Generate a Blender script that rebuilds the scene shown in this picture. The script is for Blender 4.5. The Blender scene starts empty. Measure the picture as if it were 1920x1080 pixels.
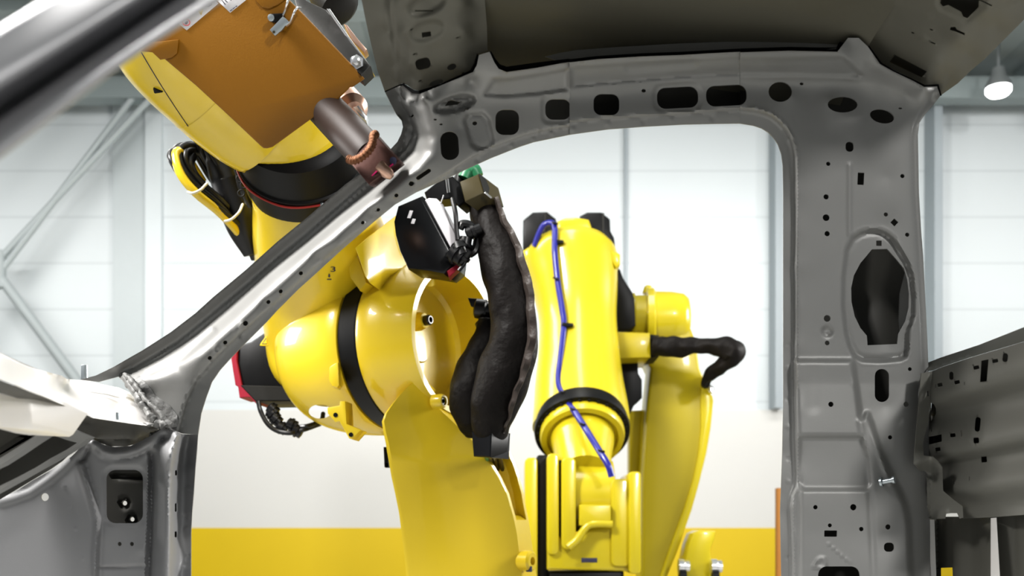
import bpy, bmesh, math, random
import numpy as np
from mathutils import Vector, Matrix, geometry
from mathutils.bvhtree import BVHTree
random.seed(7)
rng = np.random.RandomState(5)
F = 1900.0          # focal length in pixels of a 1920 px wide frame
CZ = 1.3            # eye height above the hall floor
HR = 1000.0         # pixel row of the horizon
scene = bpy.context.scene
COL = scene.collection

def U(px, py, Y):
    "point that stands Y metres in front of the lens at a measured bearing"
    return Vector(((px-960.0)/F*Y, Y, CZ-(py-HR)/F*Y))

# ------------------------------------------------------------------ materials
MATS = {}
def mat(name, col, rough=0.5, metal=0.0, coat=0.0, bump=0.0, bscale=200.0, var=0.0, vscale=6.0, spec=0.5, emit=0.0, sheen=0.0, bdist=.002):
    m = bpy.data.materials.new(name); m.use_nodes = True
    nt = m.node_tree; b = nt.nodes['Principled BSDF']
    b.inputs['Base Color'].default_value = (*col, 1)
    b.inputs['Roughness'].default_value = rough
    b.inputs['Metallic'].default_value = metal
    b.inputs['Coat Weight'].default_value = coat
    b.inputs['Coat Roughness'].default_value = 0.07
    b.inputs['Specular IOR Level'].default_value = spec
    b.inputs['Sheen Weight'].default_value = sheen
    if emit:
        b.inputs['Emission Color'].default_value = (*col, 1)
        b.inputs['Emission Strength'].default_value = emit
    tc = nt.nodes.new('ShaderNodeTexCoord')
    if var:
        n = nt.nodes.new('ShaderNodeTexNoise'); n.inputs['Scale'].default_value = vscale
        n.inputs['Detail'].default_value = 4
        nt.links.new(tc.outputs['Object'], n.inputs['Vector'])
        mx = nt.nodes.new('ShaderNodeMix'); mx.data_type = 'RGBA'
        mx.inputs[6].default_value = (*[c*(1-var) for c in col], 1)
        mx.inputs[7].default_value = (*[min(1, c*(1+var)) for c in col], 1)
        nt.links.new(n.outputs['Fac'], mx.inputs[0])
        nt.links.new(mx.outputs[2], b.inputs['Base Color'])
    if bump:
        n = nt.nodes.new('ShaderNodeTexNoise'); n.inputs['Scale'].default_value = bscale
        n.inputs['Detail'].default_value = 3
        nt.links.new(tc.outputs['Object'], n.inputs['Vector'])
        bp = nt.nodes.new('ShaderNodeBump'); bp.inputs['Strength'].default_value = bump
        bp.inputs['Distance'].default_value = bdist
        nt.links.new(n.outputs['Fac'], bp.inputs['Height'])
        nt.links.new(bp.outputs['Normal'], b.inputs['Normal'])
    MATS[name] = m
    return m

M_STEEL  = mat('primed_steel', (0.235,0.233,0.226), 0.42, 0.3, bump=0.05, bscale=500, var=0.05, vscale=9)
M_SIDE   = mat('primed_side_steel', (0.26,0.26,0.266), 0.50, 0.2, bump=0.05, bscale=500, var=0.05, vscale=9)
M_BPIL   = mat('primed_steel_pillar', (0.215,0.215,0.210), 0.46, 0.25, bump=0.04, bscale=400, var=0.05, vscale=7)
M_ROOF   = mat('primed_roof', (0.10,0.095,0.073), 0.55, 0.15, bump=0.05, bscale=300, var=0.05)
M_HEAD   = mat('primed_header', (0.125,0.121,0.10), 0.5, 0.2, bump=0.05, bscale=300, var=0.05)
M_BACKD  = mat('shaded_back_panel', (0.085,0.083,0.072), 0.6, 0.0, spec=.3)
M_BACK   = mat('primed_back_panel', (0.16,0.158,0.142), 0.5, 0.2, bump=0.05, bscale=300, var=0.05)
M_COWL   = mat('lit_pale_steel', (0.80,0.78,0.76), 0.35, 0.3, bump=0.05, bscale=250, var=0.05)  # body steel paled, the light on cowl and fold put into the colour
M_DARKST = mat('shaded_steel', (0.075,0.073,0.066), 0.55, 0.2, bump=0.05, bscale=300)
M_CAV    = mat('shaded_cavity_steel', (0.035,0.034,0.029), 0.6, 0.1)  # steel darkened to hold the shade inside the hollow sections
M_SEAL   = mat('seam_sealer', (0.17,0.17,0.166), 0.55, 0.1, bump=0.9, bscale=120, var=0.2, vscale=60)
M_NEAR   = mat('primed_steel_light', (0.32,0.32,0.332), 0.38, 0.3, var=0.03)
M_YEL    = mat('yellow_paint', (0.66,0.485,0.022), 0.32, 0.0, coat=0.6, bump=0.06, bscale=220, var=0.03)
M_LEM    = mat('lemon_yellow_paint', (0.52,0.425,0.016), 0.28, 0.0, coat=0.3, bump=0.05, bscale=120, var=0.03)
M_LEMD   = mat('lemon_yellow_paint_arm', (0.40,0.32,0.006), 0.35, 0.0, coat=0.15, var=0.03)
M_ORASH    = mat('shaded_orange_paint', (0.245,0.105,0.0005), 0.45, 0.0, bump=0.10, bscale=350, var=0.03)  # yellow-orange paint darkened, the cover's shade put into the colour
M_BLK    = mat('black_paint', (0.005,0.005,0.0055), 0.42, 0.0, bump=0.05, spec=.25)
M_BLKG   = mat('black_gloss', (0.004,0.004,0.005), 0.25, 0.0)
M_RUB    = mat('black_rubber', (0.006,0.006,0.007), 0.36)
M_CLOTH  = mat('black_cloth', (0.0095,0.0078,0.0072), 0.55, bump=0.8, bscale=26, var=0.2, vscale=20, spec=.16, bdist=.008)
M_FLAP   = mat('cloth_flap', (0.050,0.040,0.035), 0.5, bump=0.6, bscale=40, var=0.4, vscale=30, spec=.35, bdist=.006)
M_OLIVE  = mat('olive_bracket', (0.042,0.031,0.005), 0.5)
M_RED    = mat('red_plate', (0.24,0.003,0.02), 0.45)
M_REDC   = mat('red_wire', (0.30,0.02,0.015), 0.5)
M_BLUE   = mat('blue_hose', (0.016,0.018,0.22), 0.28, coat=0.3)
M_GREEN  = mat('green_hose', (0.02,0.16,0.07), 0.4)
M_COP    = mat('copper', (0.10,0.05,0.042), 0.42, 0.6, bump=0.1, bscale=150, var=0.2, vscale=25)
M_COPB   = mat('copper_bright', (0.55,0.36,0.28), 0.3, 0.85)
M_BRAID  = mat('copper_braid', (0.22,0.10,0.05), 0.55, 0.6, bump=0.8, bscale=500, var=0.3, vscale=200)
M_ELEC   = mat('dark_bronze', (0.030,0.020,0.017), 0.5, 0.0, var=0.15, vscale=15, spec=.2)
M_GREY   = mat('grey_casting', (0.022,0.0215,0.0205), 0.5, 0.1, bump=0.1, bscale=120, var=0.12, vscale=18, spec=.15)
M_ZINC   = mat('zinc', (0.42,0.46,0.48), 0.32, 0.8)
M_CHROME = mat('bright_steel', (0.75,0.75,0.76), 0.22, 0.9)
M_WHITE  = mat('white_sticker_and_glare', (0.82,0.80,0.83), 0.5)  # also stands for the reflection on the motor's side
M_INK    = mat('dark_ink', (0.03,0.03,0.07), 0.6)
M_SIGNR  = mat('red_ink', (0.55,0.01,0.03), 0.6)
M_SIGNY  = mat('yellow_ink', (0.75,0.52,0.02), 0.6)
M_TIE    = mat('cable_tie', (0.62,0.60,0.52), 0.5)
M_MAG    = mat('magenta_marker', (0.55,0.004,0.14), 0.5)

# ------------------------------------------------------------------ objects
def root_loc(p):
    v = Vector((0,0,0))
    while p is not None:
        v = v + Vector(p.location); p = p.parent
    return v
def thing(name, label, cat, loc=(0,0,0), group=None):
    o = bpy.data.objects.new(name, None); COL.objects.link(o)
    o.location = loc; o.empty_display_size = .1
    o['label'] = label; o['category'] = cat
    if group: o['group'] = group
    return o
def link_mesh(name, me, mats, parent, angle=38):
    for m in (mats if isinstance(mats,(list,tuple)) else [mats]): me.materials.append(m)
    off = root_loc(parent)
    me.transform(Matrix.Translation(-off))
    o = bpy.data.objects.new(name, me); COL.objects.link(o)
    o.parent = parent
    me.polygons.foreach_set('use_smooth', [True]*len(me.polygons))
    if angle: me.set_sharp_from_angle(angle=math.radians(angle))
    me.update()
    return o

class MB:
    "collects shapes into one mesh"
    def __init__(s): s.bm = bmesh.new(); s.mi = 0
    def _setmi(s, faces):
        for f in faces: f.material_index = s.mi
    def poly(s, pts):
        vs = [s.bm.verts.new(p) for p in pts]; f = s.bm.faces.new(vs); f.material_index = s.mi; return f
    def prism(s, pts, ext, bevel=0.0, seg=2):
        "pts: list of Vectors (planar), ext: extrusion vector"
        n = len(pts); ext = Vector(ext)
        a = [s.bm.verts.new(p) for p in pts]; b = [s.bm.verts.new(Vector(p)+ext) for p in pts]
        fs = [s.bm.faces.new(a), s.bm.faces.new(b[::-1])]
        for i in range(n):
            j = (i+1)%n; fs.append(s.bm.faces.new((a[j],a[i],b[i],b[j])))
        s._setmi(fs)
        bmesh.ops.recalc_face_normals(s.bm, faces=fs)
        if bevel:
            es = set()
            for f in fs[:2]: es.update(f.edges)
            r = bmesh.ops.bevel(s.bm, geom=list(es), offset=bevel, segments=seg, affect='EDGES', profile=.5, clamp_overlap=True)
            s._setmi(r['faces'])
        return fs
    def box(s, c, ax, ay, az, sx, sy, sz, bevel=0.0):
        c = Vector(c); ax,ay,az = [Vector(v).normalized() for v in (ax,ay,az)]
        p = [c+ax*(i*sx/2)+az*(k*sz/2)-ay*sy/2 for i,k in ((-1,-1),(1,-1),(1,1),(-1,1))]
        if not bevel: return s.prism(p, ay*sy)
        n0 = set(s.bm.edges)
        fs = s.prism(p, ay*sy)
        es = [e for e in s.bm.edges if e not in n0]
        r = bmesh.ops.bevel(s.bm, geom=es, offset=bevel, segments=2, affect='EDGES', profile=.5, clamp_overlap=True)
        s._setmi(r['faces'])
    def wbox(s, lo, hi, bevel=0.0):
        lo=Vector(lo); hi=Vector(hi); d=hi-lo
        s.box((lo+hi)/2, (1,0,0),(0,1,0),(0,0,1), d.x,d.y,d.z, bevel)
    def rings(s, rings, closed_path=False, caps=True):
        rv = [[s.bm.verts.new(p) for p in r] for r in rings]
        n = len(rv[0]); fs = []
        m = len(rv)
        for i in range(m if closed_path else m-1):
            A, B = rv[i], rv[(i+1)%m]
            for j in range(n):
                k = (j+1)%n
                try: fs.append(s.bm.faces.new((A[j],A[k],B[k],B[j])))
                except ValueError: pass
        if caps and not closed_path:
            fs.append(s.bm.faces.new(rv[0][::-1])); fs.append(s.bm.faces.new(rv[-1]))
        s._setmi(fs)
        bmesh.ops.recalc_face_normals(s.bm, faces=fs)
        return rv
    def tube(s, path, rad, n=16, closed=False, caps=True, squash=None, twist=0.0):
        "path of Vectors, radius per vertex (or one)"
        P = [Vector(p) for p in path]; m = len(P)
        R = rad if isinstance(rad,(list,tuple)) else [rad]*m
        T = []
        for i in range(m):
            a = P[i-1] if (i>0 or closed) else P[i]; b = P[(i+1)%m] if (i<m-1 or closed) else P[i]
            T.append((b-a).normalized())
        ref = Vector((0,1,0)) if abs(T[0].y) < .9 else Vector((1,0,0))
        N = (ref - T[0]*ref.dot(T[0])).normalized()
        out = []
        for i in range(m):
            N = (N - T[i]*N.dot(T[i])).normalized(); B = T[i].cross(N)
            r = R[i]; rx, ry = (r, r) if squash is None else (r*squash[0], r*squash[1])
            out.append([P[i] + N*math.cos(2*math.pi*k/n+twist)*rx + B*math.sin(2*math.pi*k/n+twist)*ry for k in range(n)])
        return s.rings(out, closed, caps)
    def lathe(s, o, axis, prof, n=48, caps=True):
        "prof: list of (distance along axis, radius)"
        o = Vector(o); a = Vector(axis).normalized()
        ref = Vector((0,0,1)) if abs(a.z) < .9 else Vector((0,1,0))
        u = (ref - a*ref.dot(a)).normalized(); v = a.cross(u)
        rings = [[o+a*d+(u*math.cos(2*math.pi*k/n)+v*math.sin(2*math.pi*k/n))*max(r,1e-4) for k in range(n)] for d,r in prof]
        return s.rings(rings, False, caps)
    def dome(s, c, r, n=12):
        return bmesh.ops.create_uvsphere(s.bm, u_segments=n, v_segments=max(6,n//2), radius=r, matrix=Matrix.Translation(Vector(c)))
    def build(s, name, mats, parent=None, angle=38):
        me = bpy.data.meshes.new(name); s.bm.to_mesh(me); s.bm.free()
        return link_mesh(name, me, mats, parent, angle)

def spline(pts, n=8, closed=False):
    "Catmull-Rom through a list of Vectors or tuples"
    P = [np.array(p, float) for p in pts]; out = []
    m = len(P)
    for i in range(m if closed else m-1):
        p0 = P[(i-1)%m] if (closed or i>0) else 2*P[0]-P[1]
        p1 = P[i]; p2 = P[(i+1)%m]
        p3 = P[(i+2)%m] if (closed or i+2<m) else 2*p2-p1
        for k in range(n):
            t = k/n
            out.append(.5*((2*p1)+(-p0+p2)*t+(2*p0-5*p1+4*p2-p3)*t*t+(-p0+3*p1-3*p2+p3)*t**3))
    if not closed: out.append(P[-1])
    return out
def pxspline(pts, n=8):
    "spline through (px, py, Y, radius) rows -> path, radii"
    s = spline(pts, n)
    return [U(q[0],q[1],q[2]) for q in s], [float(q[3]) for q in s]

# ------------------------------------------------------------------ pressed sheet metal
def seg_dist(P, A, B):
    d = B-A; L = max(float(d@d), 1e-9)
    t = np.clip(((P-A)@d)/L, 0, 1)
    return np.hypot(*((P-(A+t[:,None]*d)).T))
def line_dist(P, pts, closed=False):
    pts = [np.array(p[:2], float) for p in pts]
    if len(pts)==1: return np.hypot(*((P-pts[0]).T))
    D = np.full(len(P), 1e9)
    for i in range(len(pts) if closed else len(pts)-1):
        D = np.minimum(D, seg_dist(P, pts[i], pts[(i+1)%len(pts)]))
    return D
def inside(P, poly):
    x, y = P[:,0], P[:,1]; c = np.zeros(len(P), bool); n = len(poly)
    for i in range(n):
        x1,y1 = poly[i][:2]; x2,y2 = poly[(i+1)%n][:2]
        if y1==y2: continue
        cond = ((y1>y)!=(y2>y)) & (x < (x2-x1)*(y-y1)/(y2-y1)+x1)
        c ^= cond
    return c
def sstep(t):
    t = np.clip(t,0,1); return t*t*(3-2*t)
def relief(P, feats):
    R = np.zeros(len(P))
    for f in feats:
        kind, pts, w, amp = f[:4]
        if kind == 'rib':
            t = np.clip(line_dist(P, pts)/w, 0, 1); R += amp*(1-t*t)**2
        elif kind == 'pad':
            sd = line_dist(P, pts, True); sd = np.where(inside(P, pts), sd, -sd)
            R += amp*sstep((sd+w/2)/w)
        elif kind == 'ring':     # raised lip that follows a closed outline
            t = np.clip(line_dist(P, pts, True)/w, 0, 1); R += amp*(1-t*t)**2
    return R
def dens(poly, step, closed=True):
    out = []; n = len(poly)
    for i in range(n if closed else n-1):
        a = np.array(poly[i][:2], float); b = np.array(poly[(i+1)%n][:2], float)
        k = max(1, int(round(np.hypot(*(b-a))/step)))
        out += [a+(b-a)*j/k for j in range(k)]
    if not closed: out.append(np.array(poly[-1][:2], float))
    return out
def far_base(P):
    "the far side of the car: yawed a little, leaning in towards the roof"
    px, py = P[:,0], P[:,1]
    lean = np.clip((720-py)/600, 0, 1.3)
    return 1.80 + 0.103*(px-1000)/F*1.8 - 0.115*lean**1.25
class Field:
    "depth surface through measured points, over a base surface"
    def __init__(s, anchors, c=6.0, base=far_base):
        s.base = base; s.A = None
        if anchors:
            A = np.array([a[:3] for a in anchors], float); s.A = A; s.c = c
            n = len(A); D = np.hypot(A[:,None,0]-A[None,:,0], A[:,None,1]-A[None,:,1])
            K = np.sqrt(D*D+c*c)
            Q = np.c_[np.ones(n), A[:,0]/1000, A[:,1]/1000]
            M = np.zeros((n+3,n+3)); M[:n,:n] = K-1e-3*np.eye(n); M[:n,n:] = Q; M[n:,:n] = Q.T
            s.w = np.linalg.lstsq(M, np.r_[A[:,2],0,0,0], rcond=None)[0]
    def __call__(s, P):
        b = s.base(P) if s.base else np.zeros(len(P))
        if s.A is None: return b
        n = len(s.A)
        D = np.hypot(P[:,None,0]-s.A[None,:,0], P[:,None,1]-s.A[None,:,1])
        return b + np.sqrt(D*D+s.c*s.c)@s.w[:n] + s.w[n] + s.w[n+1]*P[:,0]/1000 + s.w[n+2]*P[:,1]/1000
def rail(pts, off, step=12):
    "anchors sampled along a measured line, all at one offset (or offsets per point)"
    out = []
    o = off if isinstance(off,(list,tuple)) else [off]*len(pts)
    for i in range(len(pts)-1):
        a = np.array(pts[i],float); b = np.array(pts[i+1],float)
        k = max(1,int(round(np.hypot(*(b-a))/step)))
        for j in range(k):
            t=j/k; q=a+(b-a)*t; out.append((q[0],q[1],o[i]*(1-t)+o[i+1]*t))
    out.append((*pts[-1],o[-1]))
    return out
def to3d(P, Y): return np.c_[(P[:,0]-960)/F*Y, Y, CZ-(P[:,1]-HR)/F*Y]
def mesh2d(outline, holes, step, hstep=2.5):
    loops = [dens(outline, step)] + [dens(h, hstep) for h in holes]
    V = []; E = []
    for L in loops:
        k = len(V); n = len(L)
        V += [tuple(p) for p in L]; E += [(k+i, k+(i+1)%n) for i in range(n)]
    O = np.array(outline,float)[:,:2]
    x0,y0 = O.min(0); x1,y1 = O.max(0)
    G = []
    row = 0; y = y0
    while y <= y1:
        G += [(x, y) for x in np.arange(x0+(row%2)*step/2, x1, step)]; y += step*.866; row += 1
    G = np.array(G) + rng.uniform(-.04,.04,(len(G),2))*step
    ok = inside(G, O)
    G = G[ok]
    d = line_dist(G, outline, True) > step*.55
    for h in holes:
        d &= ~inside(G, h)
        d &= line_dist(G, h, True) > 2.0
    G = G[d]
    V += [tuple(p) for p in G]
    vo, eo, fo = geometry.delaunay_2d_cdt([Vector(v) for v in V], E, [], 0, 1e-5)[:3]
    P = np.array([tuple(v) for v in vo]); T = np.array([f for f in fo if len(f)==3])
    C = P[T].mean(1)
    keep = inside(C, O)
    for h in holes: keep &= ~inside(C, h)
    return P, T[keep]
def rr(cx, cy, hw, hh, r, rot=0, n=5):
    "rounded rectangle"
    r = min(r, hw, hh); out = []
    for sx, sy, a0 in ((1,1,0),(-1,1,90),(-1,-1,180),(1,-1,270)):
        for k in range(n+1):
            a = math.radians(a0+90*k/n); out.append((sx*(hw-r)+r*math.cos(a), sy*(hh-r)+r*math.sin(a)))
    c, s_ = math.cos(math.radians(rot)), math.sin(math.radians(rot))
    res=[]
    for x,y in out:
        q=(cx+x*c-y*s_, cy+x*s_+y*c)
        if not res or math.hypot(q[0]-res[-1][0], q[1]-res[-1][1])>.05: res.append(q)
    if math.hypot(res[0][0]-res[-1][0],res[0][1]-res[-1][1])<.05: res.pop()
    return res
def ell(cx, cy, rx, ry=None, rot=0, n=None):
    ry = ry or rx; n = n or (10 if rx<7 else 22)
    c, s_ = math.cos(math.radians(rot)), math.sin(math.radians(rot))
    return [(cx+rx*math.cos(2*math.pi*k/n)*c-ry*math.sin(2*math.pi*k/n)*s_, cy+rx*math.cos(2*math.pi*k/n)*s_+ry*math.sin(2*math.pi*k/n)*c) for k in range(n)]
def strip(pts, w):
    "a polygon w pixels wide along a line"
    P = [np.array(p,float) for p in pts]; L=[];R=[]
    for i,p in enumerate(P):
        t = P[min(i+1,len(P)-1)]-P[max(i-1,0)]; t/=np.hypot(*t); nrm=np.array((-t[1],t[0]))
        L.append(tuple(p+nrm*w/2)); R.append(tuple(p-nrm*w/2))
    return L+R[::-1]

def sheet(name, outline, holes, field, feats, step, m, parent, thick=.0022, noise=0.0, wavy=()):
    P, T = mesh2d(outline, holes, step)
    Y = field(P) - relief(P, feats)
    if noise:
        for a in range(6):
            k = rng.uniform(-.25,.25,2); Y += noise*np.sin(P@k + rng.uniform(0,6))/3
    X = to3d(P, Y)
    bm = bmesh.new(); vs = [bm.verts.new(p) for p in X]
    for t in T:
        a,b,c = X[t[0]],X[t[1]],X[t[2]]
        try: bm.faces.new((vs[t[0]],vs[t[1]],vs[t[2]]))
        except ValueError: pass
    for f in bm.faces:
        f.normal_update()
        if f.normal.dot(f.calc_center_median()-Vector((0,0,CZ))) > 0: f.normal_flip()
    be = [e for e in bm.edges if len(e.link_faces)==1]
    mp = {}
    for e in be:
        for v in e.verts:
            if v not in mp: mp[v] = bm.verts.new(v.co+Vector((0,thick,0)))
    for e in be:
        a,b = e.verts
        try: bm.faces.new((b,a,mp[a],mp[b]))
        except ValueError: pass
    for v in [v for v in bm.verts if not v.link_faces]: bm.verts.remove(v)
    me = bpy.data.meshes.new(name); bm.to_mesh(me); bm.free()
    return link_mesh(name, me, m, parent, 50)
def back_skin(name, outline, holes, field, off, m, parent, gap=.0025, step=16, wall=True):
    "the outer pressing that closes the hollow behind an inner sheet"
    P, T = mesh2d(outline, holes, step, 4)
    Y0 = field(P); Yb = Y0+off
    X = to3d(P, Yb); Xf = to3d(P, Y0+gap)
    bm = bmesh.new(); vs = [bm.verts.new(p) for p in X]
    for t in T:
        try: bm.faces.new([vs[i] for i in t])
        except ValueError: pass
    for f in bm.faces:
        f.normal_update()
        if f.normal.dot(f.calc_center_median()-Vector((0,0,CZ))) > 0: f.normal_flip()
    if wall:
        be = [e for e in bm.edges if len(e.link_faces)==1]; idx={v:i for i,v in enumerate(vs)}
        Pm = np.array([((P[idx[e.verts[0]]]+P[idx[e.verts[1]]])/2) for e in be])
        od = line_dist(Pm, outline, True)
        mp = {}
        for e,d in zip(be,od):
            if d > 1.0: continue
            for v in e.verts:
                if v not in mp: mp[v] = bm.verts.new(Xf[idx[v]])
            a,b = e.verts
            try: bm.faces.new((a,b,mp[b],mp[a]))
            except ValueError: pass
    for v in [v for v in bm.verts if not v.link_faces]: bm.verts.remove(v)
    me = bpy.data.meshes.new(name); bm.to_mesh(me); bm.free()
    return link_mesh(name, me, m, parent, 40)
# =================================================================== CAR BODY
car = thing('car_body', 'bare grey primed car body shell seen from inside, around the open door frame', 'car body', (0.1, 1.78, 0.62))

# ---- far windshield pillar with the front piece of the roof rail
top_edge = [(150,712),(180,704),(213,688),(244,670),(267,657),(320,623),(367,587),(400,557),(460,507),(520,453),(573,410),(622,368),(648,345),(676,326),(705,302),(733,279),(745,266),(752,252),(755.5,238),(753,226),(743,214),(733,195),(722,173)]
seam_head = [(735,167),(747,162),(755,160),(773,175),(787,176),(827,160),(887,135),(894,122),(898,103),(918,97),(927,117),(935,129),(950,135),(1007,127),(1050,119),(1069,116)]
door_top = [(1068,252),(1000,266),(973,275),(920,296),(887,311),(840,333),(780,360),(740,383),(700,416),(640,468),(600,505),(560,541),(520,581),(500,603),(460,643),(430,674),(412,694),(397,716),(386,746),(377,775),(371,815)]
pillar_low = [(342,813),(325,806),(310,797),(288,789),(268,765),(252,735),(240,716),(222,706),(185,716)]
out_wp = top_edge+seam_head+door_top+pillar_low
L1 = [(232,700),(253,694),(333,646),(400,592),(467,536),(520,489),(573,446),(640,387),(690,343),(730,310),(760,284),(774,264),(779,244),(770,216),(757,192),(748,168)]
LM = [(262,705),(310,682),(373,640),(433,588),(510,517),(580,459),(640,409),(700,362),(745,325),(782,288),(792,256),(783,222),(772,196)]
L3 = [(287,712),(333,692),(373,669),(400,646),(467,583),(533,521),(585,469),(640,424),(690,384),(733,351),(780,311),(800,284),(806,256),(799,232),(790,205),(787,182)]
L4 = [(340,803),(349,768),(358,744),(370,718),(400,683),(430,653),(467,618),(533,560),(585,513),(640,467),(700,421),(751,385),(800,354),(836,333),(887,299),(923,281),(973,262),(1010,251),(1066,241)]
shelf = [(800,200),(830,203),(870,196),(903,184),(940,186),(1007,182),(1068,173)]
anch  = rail(top_edge[2:], .042,11) + rail(L1, .053,11) + rail(LM, .031,11) + rail(L3, [.012]*2+[0]*14,9) + rail(L4, .006,11)
anch += [(x,y,.008) for x,y in door_top] + rail(shelf[2:], -.004) + [(x,y,-.034) for x,y in ((935,140),(970,136),(1007,130),(1069,119))]
anch += rail([(790,183),(830,167),(885,143)], -.022) + [(900,112,-.036),(918,104,-.04)] + [(880,150,-.012),(905,165,-.014)]
anch += [(860,240,0),(950,225,0),(1040,210,0),(700,400,.003),(600,485,.003),(500,570,.003),(420,650,.003),(300,770,.012),(320,735,.008),(280,740,.02),(250,712,.03),(180,712,.04)]
f_wp = Field(anch, 6)
flange_in = L4[3:]+[(1090,226),(1120,100),(700,60),(500,300),(300,560),(330,700)]
oval = ell(852,195,39,14,-14)
feats_wp = [('pad',[(925,150),(960,148),(1010,140),(1064,130),(1064,168),(1007,176),(945,181),(908,178)],10,-.007),
 ('pad', [(x-3,y-4) for x,y in L4]+[(1100,235),(1120,60),(700,60),(200,500),(100,800),(300,900)], 7, .010),
 ('rib',L1,5,.0045), ('pad', oval, 9, -.013), ('pad', ell(852,195,27,8,-14), 6, .004),
 ('pad', [(872,226),(880,215),(905,213),(915,225),(924,263),(918,276),(897,279),(885,270)], 10, -.007),
 ('ring', [(872,226),(880,215),(905,213),(915,225),(924,263),(918,276),(897,279),(885,270)], 7, -.0025),
 ('pad', rr(1046,205,30,26,14), 6, -.003),
 ('rib', [(448,630),(460,607)], 6, -.004), ('ring', rr(450,617,12,4,4,-52), 4, .002), ('ring', ell(407,656,6,5), 3, .002),
 ('rib', [(1000,262)],5,.002), ('rib', [(958,273)],6,.002), ('rib', [(895,300)],6,-.002), ('rib', [(1035,250)],5,.002),
 ('rib', [(857,318)],6,-.002), ('rib',[(612,506)],6,-.003), ('rib',[(520,583)],5,-.002), ('rib',[(470,635)],5,-.002),
 ('rib', [(280,700),(340,672),(400,620)], 9, -.004), ('rib', [(762,240),(752,280),(720,318)], 6, -.006),
]
holes_wp = [rr(843,273,17,27,16,-4), rr(951,229,22,24,15), rr(1046,205,23.5,19.5,14), ell(890,231,4.5,4.2), ell(827,233,3,2), ell(816,224,3.2,1.8),
 rr(794,326.5,16,4,4,-34), ell(771,344,5), ell(743,366,4), ell(709,393,3.6), ell(680,417,3.6), ell(564,512,4), ell(526,546,4), ell(503,566,4),
 ell(460,606,5), ell(422,642,4), ell(393,671,4), [(833,199),(840,189),(846,187),(864,191),(858,196)], rr(773,217,3,2,1.5,-50), ell(876,205,3,1)]
wp = sheet('windshield_pillar', out_wp, holes_wp, f_wp, feats_wp, 4.2, M_STEEL, car, thick=.0025)
wp['label'] = 'slanting far front pillar with small round holes'
f_wps = Field(rail(top_edge[2:],.06)+rail(L3,.075)+[(x,y,.06) for x,y in door_top]+[(860,240,.075),(950,215,.07),(1040,180,.05),(900,120,.02),(1007,130,.02),(1069,120,.02),(300,770,.07)], 20)
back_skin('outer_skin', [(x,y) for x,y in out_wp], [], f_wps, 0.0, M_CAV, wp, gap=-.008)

# ---- middle piece of the roof rail
out_rr = [(1068,117),(1120,111),(1200,106),(1280,103),(1330,100),(1388,97),(1388,231),(1350,231.5),(1280,233),(1207,237),(1140,242),(1068,252)]
f_rr = Field(rail([(1068,119),(1200,108),(1388,99)], -.05)+rail([(1068,130),(1200,121),(1388,114)],-.042)+rail([(1068,168),(1107,165),(1280,150),(1388,145)], -.006)+rail([(1068,180),(1280,162),(1388,156)], 0.)+rail([(1068,232),(1140,226),(1280,216),(1388,209)], 0.)+rail([(1068,252),(1140,242),(1280,233),(1388,231)], .004), 5)
holes_rail = [rr(1137,196,24,20,14), ell(1207,170,4.2,3.5), rr(1270.5,183,38.5,20,16,-3), rr(1362,179,38,19.5,16,-3)]
feats_rr = [('pad',[(1072,127),(1200,118),(1395,108),(1395,141),(1280,146),(1120,159),(1072,164)],9,-.007),('pad', [(1040,234),(1066,229),(1140,222),(1280,213),(1390,204),(1420,60),(1040,60)], 6, .010), ('pad', rr(1270,183,45,26,18,-3), 5, -.003),
 ('rib',[(1075,243)],6,.002),('rib',[(1140,233)],5,.002),('rib',[(1206,228)],6,-.002),('rib',[(1258,225)],5,.002),('rib',[(1335,221)],6,-.002),('rib',[(1180,128),(1300,118)],14,-.004)]
rrail = sheet('roof_rail', out_rr, holes_rail, f_rr, feats_rr, 4.5, M_BPIL, car)
f_rail_in = Field(rail([(1068,120),(1388,100)],.0)+rail([(1068,175),(1388,150)],.05)+rail([(1068,252),(1388,231)],.04),20)
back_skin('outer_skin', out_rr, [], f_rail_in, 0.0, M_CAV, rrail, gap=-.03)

# ---- centre pillar
open_edge = [(1388,231),(1413,235),(1428,240),(1441,248),(1452,260),(1459,271),(1465,288),(1468,310),(1469,360),(1469,500),(1469,650),(1469,750),(1467,850),(1464,930),(1463,960),(1465,1080),(1466,1200)]
out_cp = [(1388,98),(1420,97),(1480,95),(1530,96),(1570,97),(1577,88),(1590,71),(1610,71),(1627,87),(1650,120),(1673,133),(1713,152),(1733,163),(1757,162),(1763,180),(1750,197),(1735,214),(1724,230),(1721,253),(1722,300),(1723,360),(1727,430),(1731,480),(1736,580),(1739,640),(1741,690),(1742,720),(1742,800),(1742,900),(1744,1000),(1744,1200)]+open_edge[::-1]
flange_cp = [(1380,203),(1387,203),(1413,206),(1430,210),(1447,217),(1460,227),(1472,240),(1480,253),(1488,273),(1492,293),(1493,360),(1492,500),(1492,650),(1492,819),(1494,890),(1493,909),(1486,930),(1484,950),(1487,1080),(1488,1210)]
big = [(1280+x/3,360+y/3) for x,y in ((1065,322),(1150,320),(1200,376),(1245,430),(1262,490),(1272,570),(1270,650),(1252,725),(1212,798),(1206,855),(1040,862),(1036,808),(1000,765),(968,700),(950,620),(948,540),(963,470),(1000,400),(1030,365))]
bigpad = [(1280+x/3,360+y/3) for x,y in ((1000,225),(1045,214),(1100,212),(1145,228),(1180,255),(1210,300),(1265,385),(1295,470),(1305,580),(1303,690),(1272,780),(1266,895),(1255,930),(1225,945),(1100,955),(1010,950),(965,925),(935,870),(915,790),(900,640),(903,470),(922,320),(955,255))]
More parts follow.
